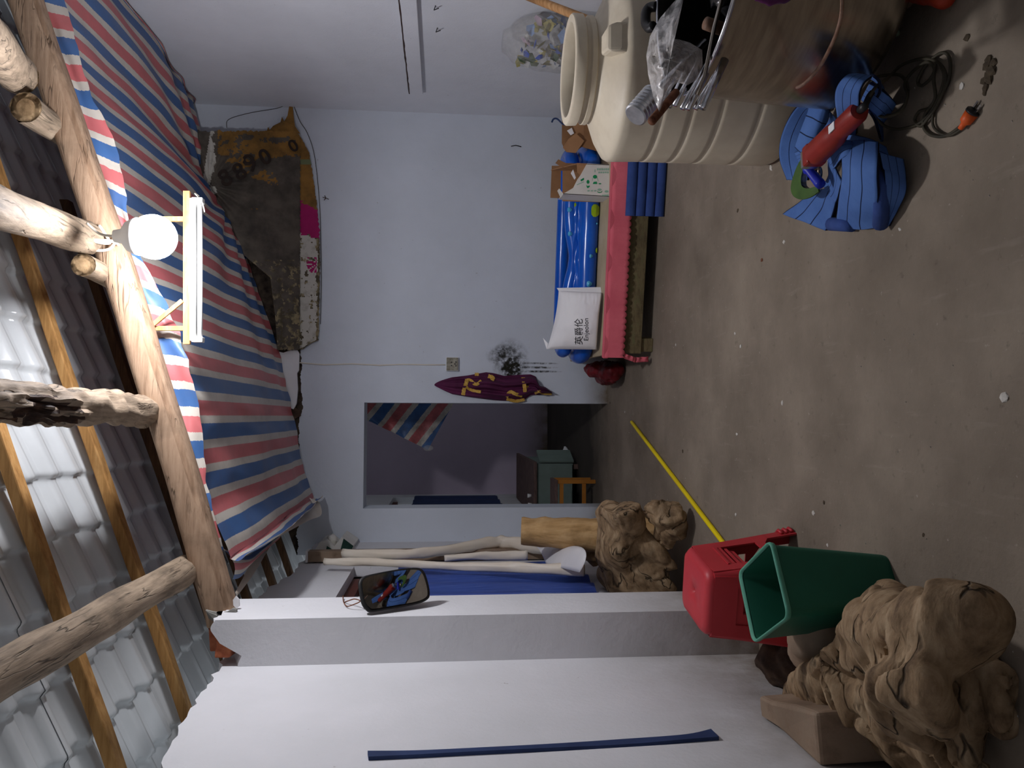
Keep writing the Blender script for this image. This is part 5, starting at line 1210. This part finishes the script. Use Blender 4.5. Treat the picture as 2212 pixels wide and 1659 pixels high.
# ------------------------------------------------------------------ stumps and driftwood
def hulls(name, groups, m, voxel=.014, disp=.012, fr=6, stretch=(1, 1, 1), ridge=0, smooth=3, cuts=()):
    """union of convex limbs, each with its own flat cuts, worn and fissured"""
    mb = MB()
    for balls, hc in groups:
        bm = bmesh.new()
        for c, r in balls:
            for k in range(26):
                z = 1 - 2 * (k + .5) / 26; t_ = k * 2.39996; q = math.sqrt(1 - z * z); bm.verts.new(Vector(c) + Vector((q * math.cos(t_), q * math.sin(t_), z)) * r)
        r_ = bmesh.ops.convex_hull(bm, input=bm.verts)
        bmesh.ops.delete(bm, geom=[g for g in r_['geom_interior'] if isinstance(g, bmesh.types.BMVert)], context='VERTS')
        for co, no in hc:
            r_ = bmesh.ops.bisect_plane(bm, geom=bm.verts[:] + bm.edges[:] + bm.faces[:], plane_co=Vector(co), plane_no=Vector(no), clear_outer=True)
            ed = [e for e in r_['geom_cut'] if isinstance(e, bmesh.types.BMEdge)]
            if ed: bmesh.ops.triangle_fill(bm, edges=ed, use_beauty=True)
        bm.verts.index_update(); mb.add([v.co.copy() for v in bm.verts], [tuple(v.index for v in f.verts) for f in bm.faces]); bm.free()
    o = mb.build('tmp', m); q = o.modifiers.new('r', 'REMESH'); q.mode = 'VOXEL'; q.voxel_size = voxel
    dg = bpy.context.evaluated_depsgraph_get(); dg.update(); me = bpy.data.meshes.new_from_object(o.evaluated_get(dg)); old = o.data
    bpy.data.objects.remove(o); bpy.data.meshes.remove(old)
    bm = bmesh.new(); bm.from_mesh(me)
    for _ in range(smooth): bmesh.ops.smooth_vert(bm, verts=bm.verts, factor=.5, use_axis_x=True, use_axis_y=True, use_axis_z=True)
    bm.normal_update()
    for v in bm.verts:
        p = Vector((v.co.x * stretch[0], v.co.y * stretch[1], v.co.z * stretch[2]))
        d = noise.fractal(p * fr, .9, 2.1, 5) * disp
        if ridge:
            k = (1 - abs(noise.noise(p * fr * .7 + Vector((3, 1, 7))))) ** 9; k2 = (1 - abs(noise.noise(p * fr * 1.6 + Vector((8, 2, 1))))) ** 9
            d -= ridge * (k + .5 * k2) * max(0, min(1, .6 + 1.4 * noise.noise(p * 2.2 + Vector((1, 5, 2)))))
        v.co += v.normal * d
    for co, no in cuts:
        r_ = bmesh.ops.bisect_plane(bm, geom=bm.verts[:] + bm.edges[:] + bm.faces[:], plane_co=Vector(co), plane_no=Vector(no), clear_outer=True)
        ed = [e for e in r_['geom_cut'] if isinstance(e, bmesh.types.BMEdge)]
        if ed: bmesh.ops.triangle_fill(bm, edges=ed, use_beauty=True)
    bmesh.ops.recalc_face_normals(bm, faces=bm.faces)
    for f in bm.faces: f.smooth = True
    for e in bm.edges:
        if len(e.link_faces) == 2 and e.calc_face_angle(0) > .8: e.smooth = False
    bm.to_mesh(me); bm.free(); me.name = name; me.materials.clear(); me.materials.append(MT[m])
    o = bpy.data.objects.new(name, me); COL.objects.link(o); return o
sc_ = lambda x, y, Y: D(1080 + x / 4.148, 1050 + y / 4.148, Y)
WALLC = (Vector((XL + .006, 0, 0)), (-1, 0, 0)); FLC = (Vector((0, 0, 0)), (0, 0, -1))
o = hulls('driftwood_stump', [
    ([(sc_(960, 170, 4.40), .06), (sc_(930, 250, 4.44), .07), (sc_(1180, 170, 4.30), .06), (sc_(1220, 260, 4.28), .06), (sc_(1010, 440, 4.50), .09), (sc_(1180, 440, 4.38), .10), (sc_(1090, 200, 4.25), .08)], [(sc_(1050, 140, 4.36), (1, -.25, .18))]),
    ([(sc_(1000, 430, 4.5), .10), (sc_(1180, 430, 4.4), .11), (sc_(980, 640, 4.55), .09), (sc_(1130, 690, 4.45), .09), (sc_(1060, 540, 4.35), .09)], []),
    ([(sc_(1180, 440, 4.42), .10), (sc_(1320, 540, 4.36), .075), (sc_(1480, 660, 4.32), .04), (sc_(1590, 745, 4.30), .018), (sc_(1300, 650, 4.45), .05)], []),
    ([(sc_(1040, 690, 4.52), .10), (sc_(1300, 720, 4.38), .06), (sc_(1440, 800, 4.36), .05), (sc_(1570, 930, 4.36), .025), (sc_(1380, 900, 4.5), .05), (sc_(1050, 880, 4.55), .09)], [(sc_(1320, 730, 4.3), (-.15, -.9, .5))]),
    ([(sc_(960, 700, 4.6), .06), (sc_(940, 800, 4.62), .06), (sc_(1020, 920, 4.62), .06), (sc_(1080, 940, 4.6), .05)], []),
    ([(sc_(1010, 880, 4.5), .05), (sc_(1200, 915, 4.45), .04), (sc_(1440, 955, 4.4), .035)], [])], 'root', .012, .009, 4, (1, 1.6, 1.6), .02, 3, [WALLC, FLC])
tag(o, 'gnarled driftwood stump with spreading roots beside the pale upright log', 'stump')
o = hulls('stump_offcut', [
    ([(sc_(1330, 230, 4.26), .045), (sc_(1420, 180, 4.24), .05), (sc_(1480, 300, 4.2), .055), (sc_(1340, 290, 4.28), .03)], [(sc_(1400, 140, 4.2), (1, -.1, .5))]),
    ([(sc_(1560, 200, 4.22), .06), (sc_(1600, 260, 4.2), .06), (sc_(1560, 360, 4.22), .06), (sc_(1600, 420, 4.25), .05), (sc_(1470, 300, 4.24), .06)], [(sc_(1580, 150, 4.2), (1, -.2, .1))]),
    ([(sc_(1480, 300, 4.26), .05), (sc_(1430, 420, 4.3), .045), (sc_(1520, 520, 4.32), .05)], [])], 'root', .011, .016, 8, (1.6, 1, 1), .03, 2, [FLC])
tag(o, 'small broken wood chunk in front of the gnarled stump', 'wood')
pl0, pl1 = sc_(190, 405, 4.9), sc_(1000, 430, 4.82)
t = thing('pale_log', 'smooth pale upright log between the doorway and the gnarled stump', 'log', Vector((pl1.x, pl1.y, 0)))
pts = [Vector((pl1.x, pl1.y, .0)), sc_(1000, 435, 4.82), sc_(780, 440, 4.84), sc_(600, 425, 4.86), sc_(400, 412, 4.88), sc_(192, 405, 4.9)]
C = curve(pts, 6); N = len(C) - 1
MB().tube(C, [.115 - .027 * i / N + .006 * noise.noise(Vector((i * .4, 0, 0))) for i in range(N + 1)], 22, True, .10, 3).build('trunk', 'root_pale', t, True, sharp=.8)
o = blob('bark_chunk', [(sc_(740, 580, 4.95), .05, sc_(850, 590, 4.95), .07), (sc_(850, 640, 4.95), .05, sc_(860, 590, 4.9), .05), (sc_(880, 600, 4.95), .06, Vector((sc_(880, 600, 4.95).x, 4.95, .05)), .07)], 'root_pale', .014, .025, 9); tag(o, 'small tan wood chunk wedged behind the stump', 'wood')
zz4 = lambda x, y, h: F(1400 + x / 2.724, 1100 + y / 2.724, h)
o = hulls('driftwood_root', [
    ([(zz4(1460, 790, .20), .12), (zz4(1290, 900, .16), .10), (zz4(1620, 880, .08), .14), (zz4(1500, 1000, .12), .11)], []),
    ([(zz4(1165, 640, .21), .065), (zz4(1150, 690, .2), .05), (zz4(1350, 475, .15), .045), (zz4(1460, 520, .14), .05), (zz4(1330, 640, .26), .08), (zz4(1440, 720, .26), .10)], [(zz4(1230, 560, .21), (.55, .6, .6))]),
    ([(zz4(1560, 700, .28), .09), (zz4(1690, 530, .27), .055), (zz4(1880, 540, .22), .06), (zz4(1980, 630, .16), .07), (zz4(1900, 730, .16), .08), (zz4(1680, 760, .25), .10)], [(zz4(1760, 600, .335), (-.15, -.45, .9)), (zz4(1900, 560, .27), (.75, -.5, .5))]),
    ([(zz4(1400, 1010, .37), .05), (zz4(1590, 1000, .33), .06), (zz4(1680, 1180, .26), .06), (zz4(1630, 1320, .22), .06), (zz4(1440, 1290, .26), .06), (zz4(1370, 1120, .32), .05), (zz4(1500, 1120, .2), .10)], [(zz4(1500, 1150, .365), (-.12, -.55, .83))]),
    ([(zz4(870, 1090, .12), .045), (zz4(890, 1010, .17), .04), (zz4(1130, 880, .29), .06), (zz4(1290, 1000, .26), .08), (zz4(1240, 1170, .18), .08), (zz4(1040, 1160, .1), .06), (zz4(880, 1120, .04), .04)], [(zz4(1060, 1030, .27), (-.2, -.62, .75))]),
    ([(zz4(1220, 1180, .14), .06), (zz4(1330, 1330, .09), .06), (zz4(1500, 1440, .08), .06), (zz4(1700, 1520, .06), .06)], []),
    ([(zz4(1500, 1300, .1), .10), (zz4(1750, 1450, .07), .07), (zz4(1950, 1490, .05), .05), (zz4(1600, 1200, .06), .1)], []),
    ([(zz4(1500, 950, .04), .15), (zz4(1750, 1000, .05), .12), (zz4(1800, 860, .05), .11), (zz4(1350, 1050, .04), .10)], []), ([(zz4(1850, 900, .06), .09), (zz4(2080, 1000, .03), .05), (zz4(2050, 1250, .03), .06), (zz4(1800, 1200, .06), .1)], [])], 'root', .012, .011, 4.2, (.8, 2.4, 1.2), .055, 3, [WALLC, FLC])
tag(o, 'huge gnarled driftwood root nearest the viewer at the wall', 'driftwood')
o = blob('driftwood_burl', [(zz4(960, 760, .17), .085, zz4(1040, 720, .15), .075), (zz4(960, 840, .14), .08, zz4(1000, 900, .1), .06), (zz4(960, 800, .06), .07, zz4(1020, 800, .06), .07)], 'slab', .013, .012, 6, cuts=[(Vector((0, 0, .0)), (0, 0, -1))]); tag(o, 'smooth rounded wood knob behind the big root, beside the green bin', 'wood')
o = blob('dark_log', [(zz4(760, 880, .09), .08, zz4(800, 940, .07), .085), (zz4(860, 900, .07), .07, zz4(900, 960, .06), .06)], 'root_dark', .013, .02, 8, cuts=[(Vector((0, 0, .0)), (0, 0, -1))]); tag(o, 'dark brown log stub against the wall under the pillar', 'log')
sl = [zz4(650, 1095, .30), zz4(720, 1130, .30), zz4(850, 1150, .30), zz4(985, 1195, .30), zz4(1012, 1540, .28), zz4(800, 1540, .28), zz4(690, 1440, .28), zz4(655, 1250, .29)]
sl = [Vector((max(p.x, XL + .012), p.y, p.z)) for p in sl]
o = MB().prism(sl, (.03, -.05, -.24)).build('wood_slab', 'slab', None, bevel=.012); tag(o, 'flat sawn wood slab leaning at the wall beside the big root', 'slab')

# ------------------------------------------------------------------ mirror on the pillar, wire, strap
mc = D(852, 1276, 3.44); pile = F(1830, 320, .08)
vn = ((Vector(CO) - mc).normalized() + (pile - mc).normalized()).normalized()
mi_ = thing('car_mirror', 'black-rimmed rounded car mirror wired to the pillar, reflecting the blue heap', 'mirror', mc)
def onm(x, y, o=0):   # point of the mirror plane
    r = Vector(ray(x, y)); k = (mc - Vector(CO)).dot(vn) / r.dot(vn); return Vector(CO) + r * k + vn * o
outl = [(778, 1262), (783, 1250), (800, 1243), (860, 1232), (900, 1229), (914, 1237), (922, 1258), (926, 1280), (922, 1292), (900, 1302), (850, 1311), (806, 1318), (794, 1314), (784, 1298)]
oc = curve([Vector((x, y, 0)) for x, y in outl + outl[:1]], 4)[:-1]
g2 = [(852 + (p.x - 852) * 1.03, 1275 + (p.y - 1275) * 1.05) for p in oc]
MB().rings([[onm(852 + (x - 852) * k, 1275 + (y - 1275) * k, o_) for x, y in g2] for k, o_ in ((.93, 0.0), (1.0, .001), (1.02, -.008), (.95, -.03), (.5, -.042))], True).build('housing', 'black_plastic', mi_, True)
RC = 2.8        # the glass is slightly convex, as car mirrors are
def mgl(k, p):
    q = onm(852 + (p.x - 852) * .955 * k, 1275 + (p.y - 1275) * .945 * k, 0); d2 = (q - mc).length_squared
    return q + vn * (.0085 - d2 / (2 * RC))
MB().rings([[mgl(k, p) for p in oc] for k in (1, .85, .7, .55, .4, .25, .1, .01)], False).build('mirror_glass', 'mirror', mi_, True)
wr = curve([D(741, 1287, 3.66), D(742, 1299, 3.6), D(748, 1309, 3.5), D(758, 1308, 3.46), D(778, 1299, 3.45), D(766, 1294, 3.5), D(752, 1298, 3.55), D(742, 1302, 3.6)], 5)
MB().tube(wr, .0025, 6).build('hanging_wire', 'rust', mi_, True)
MB().tube([mc - vn * .03, Vector((PX, 3.5, mc.z - .02))], .012, 8).build('stub_arm', 'black_plastic', mi_, True)
s_a = [S(794, 1630, XL), S(900, 1629, XL), S(1050, 1622, XL), S(1200, 1614, XL), S(1350, 1604, XL), S(1480, 1594, XL), S(1536, 1582, XL)]
s_b = [S(796, 1643, XL), S(900, 1638, XL), S(1050, 1630, XL), S(1200, 1623, XL), S(1350, 1616, XL), S(1480, 1605, XL), S(1553, 1599, XL)]
sa_, sb_ = curve(s_a, 5), curve(s_b, 5)
o = MB().rings([[p, q, q + Vector((.012, 0, 0)), p + Vector((.012, 0, 0))] for p, q in zip(sa_, sb_)]).build('navy_strap', 'strap'); tag(o, 'long narrow navy cloth strap hanging down the near side wall', 'strap')
y0, y1 = S(1000, 1636, XL).y, S(1600, 1600, XL).y
o = MB().prism([Vector((XL, .9, .0)), Vector((XL, y1, 0)), Vector((XL, y0 - .05, 1.78)), Vector((XL, .9, 1.78))], (.012, 0, 0)).build('wall_panel', 'wall_left'); struct(o, 'white board panel on the side wall next to the navy strap', 'panel')

# nails and marks on the walls
for (x, y), (dx, dy), lab in (((945, 60), (-.02, .03), 'bent nail below the plaster ledge, lower of two'), ((941, 12), (-.015, .025), 'bent nail below the plaster ledge, upper of two')):
    p = S(x, y, XR); o = MB().tube([p, p + Vector((-.03, 0, .01)), p + Vector((-.035, -.035, -.02))], .003, 6).build('bent_nail', 'black_plastic', None, True); tag(o, lab, 'nail')
p = D(704, 428, YB - .01); mbx = MB()
for a_ in (.4, 1.3, 2.6, 4.2): mbx.tube([p, p + Vector((.022 * math.cos(a_), -.006, .028 * math.sin(a_)))], .003, 5)
o = mbx.build('dry_twig', 'root_dark'); tag(o, 'tiny forked dry twig stuck to the end wall below the banner', 'twig')
p = D(1114, 314, YB - .004); o = MB().tube([D(1104, 316, YB - .006), p, D(1126, 317, YB - .006)], .004, 6).build('wall_nail', 'black_plastic', None, True); tag(o, 'small dark nail in the end wall above the cardboard box', 'nail')

# ------------------------------------------------------------------ bits on the floor
def clod(name, p, r, m, seed, flat=.5):
    bm = bmesh.new(); bmesh.ops.create_icosphere(bm, subdivisions=2 if r > .02 else 1, radius=1)
    me = bpy.data.meshes.new(name)
    for v in bm.verts: k = 1 + .5 * noise.noise(v.co * 1.7 + Vector((seed, 0, 0))); v.co = Vector((v.co.x * r * k * 1.3, v.co.y * r * k, max(-.3, v.co.z) * r * k * flat))
    bm.to_mesh(me); bm.free(); me.materials.append(MT[m]); o = bpy.data.objects.new(name, me); COL.objects.link(o); o.location = p + Vector((0, 0, r * flat * .3)); o.rotation_euler[2] = seed * 1.7; return o
chips = [(2170, 857, .013, 'chip', 'white plaster chip on the bare floor, farthest from all the furniture'), (2078, 186, .010, 'chip', 'white chip between the cable coil and the dirt clod'), (1694, 523, .009, 'chip', 'white chip on the floor just left of the webbing heap'),
         (1666, 363, .011, 'chip', 'white plaster chip by the foot of the water tank'), (1600, 748, .011, 'chip', 'biggest white speck on the floor in front of the bed end'), (1588, 720, .007, 'chip', 'small white chip beside the biggest speck before the bed'),
         (1594, 455, .009, 'dirt', 'brown wood chip on the floor before the blue mat'), (1646, 562, .009, 'rust', 'rusty brown chip on the floor left of the webbing heap'), (1690, 870, .009, 'chip', 'pale chip in the middle of the floor'),
         (1592, 938, .008, 'chip', 'small pale chip near the yellow rod end'), (1475, 975, .010, 'dirt', 'grey-brown chip on the floor beside the yellow rod'), (1757, 1108, .010, 'chip', 'pale oval chip on the floor before the red stool'),
         (1780, 1085, .008, 'dirt', 'brown oval chip on the floor before the red stool'), (1590, 1112, .010, 'chip', 'crumbly white chip between rod and stool'), (1788, 1178, .006, 'chip', 'tiny white chip beside the green bin'),
         (1350, 890, .008, 'chip', 'white chip on the floor just before the doorway'), (1318, 870, .008, 'dirt', 'dark chip at the doorway corner'), (1995, 1155, .006, 'dirt', 'dark crumb on the near floor'), (1944, 495, .006, 'chip', 'tiny white chip right below the webbing heap'), (1460, 745, .008, 'chip', 'white chip under the bed end edge')]
for i, (x, y, r, m, lab) in enumerate(chips):
    o = clod('floor_chip', F(x, y), r, m, i + 1, .35); tag(o, lab, 'chip', 'chips on the floor')
dc = thing('dirt_clod', 'long lump of dark crumbly dirt on the floor past the orange plug', 'dirt', F(2138, 155))
for i, (x, y, r) in enumerate(((2138, 130, .013), (2134, 140, .015), (2142, 154, .016), (2137, 170, .014), (2130, 190, .012), (2147, 136, .012), (2126, 175, .010), (2128, 200, .008))):
    p = F(x, y); c_ = clod('dirt_lump', p - F(2138, 155), r, 'dirt', i * 1.3, .6); c_.parent = dc
o = clod('dirt_crumb', F(2090, 82), .010, 'dirt', 3, .5); tag(o, 'small dark dirt crumb on the floor before the pot', 'dirt')
sc2 = F(1450, 1110)
# grit nobody could count: fine white specks scattered over the floor
gm = MB()
for i in range(420):
    x, y = rnd.uniform(-.8, 2.2), rnd.uniform(1.2, 6.4)
    if y < 6.5 and x > 1.0 and y < 3.6: continue
    r = rnd.uniform(.0012, .0035); p = Vector((x, y, .001))
    gm.add([p + Vector((r, 0, 0)), p + Vector((-.3 * r, r, 0)), p + Vector((-r, -.4 * r, 0)), p + Vector((0, 0, r * .8))], [(0, 1, 3), (1, 2, 3), (2, 0, 3)])
o = gm.build('grit', 'chip'); o['kind'] = 'stuff'; tag(o, 'fine pale grit scattered over the floor', 'grit')
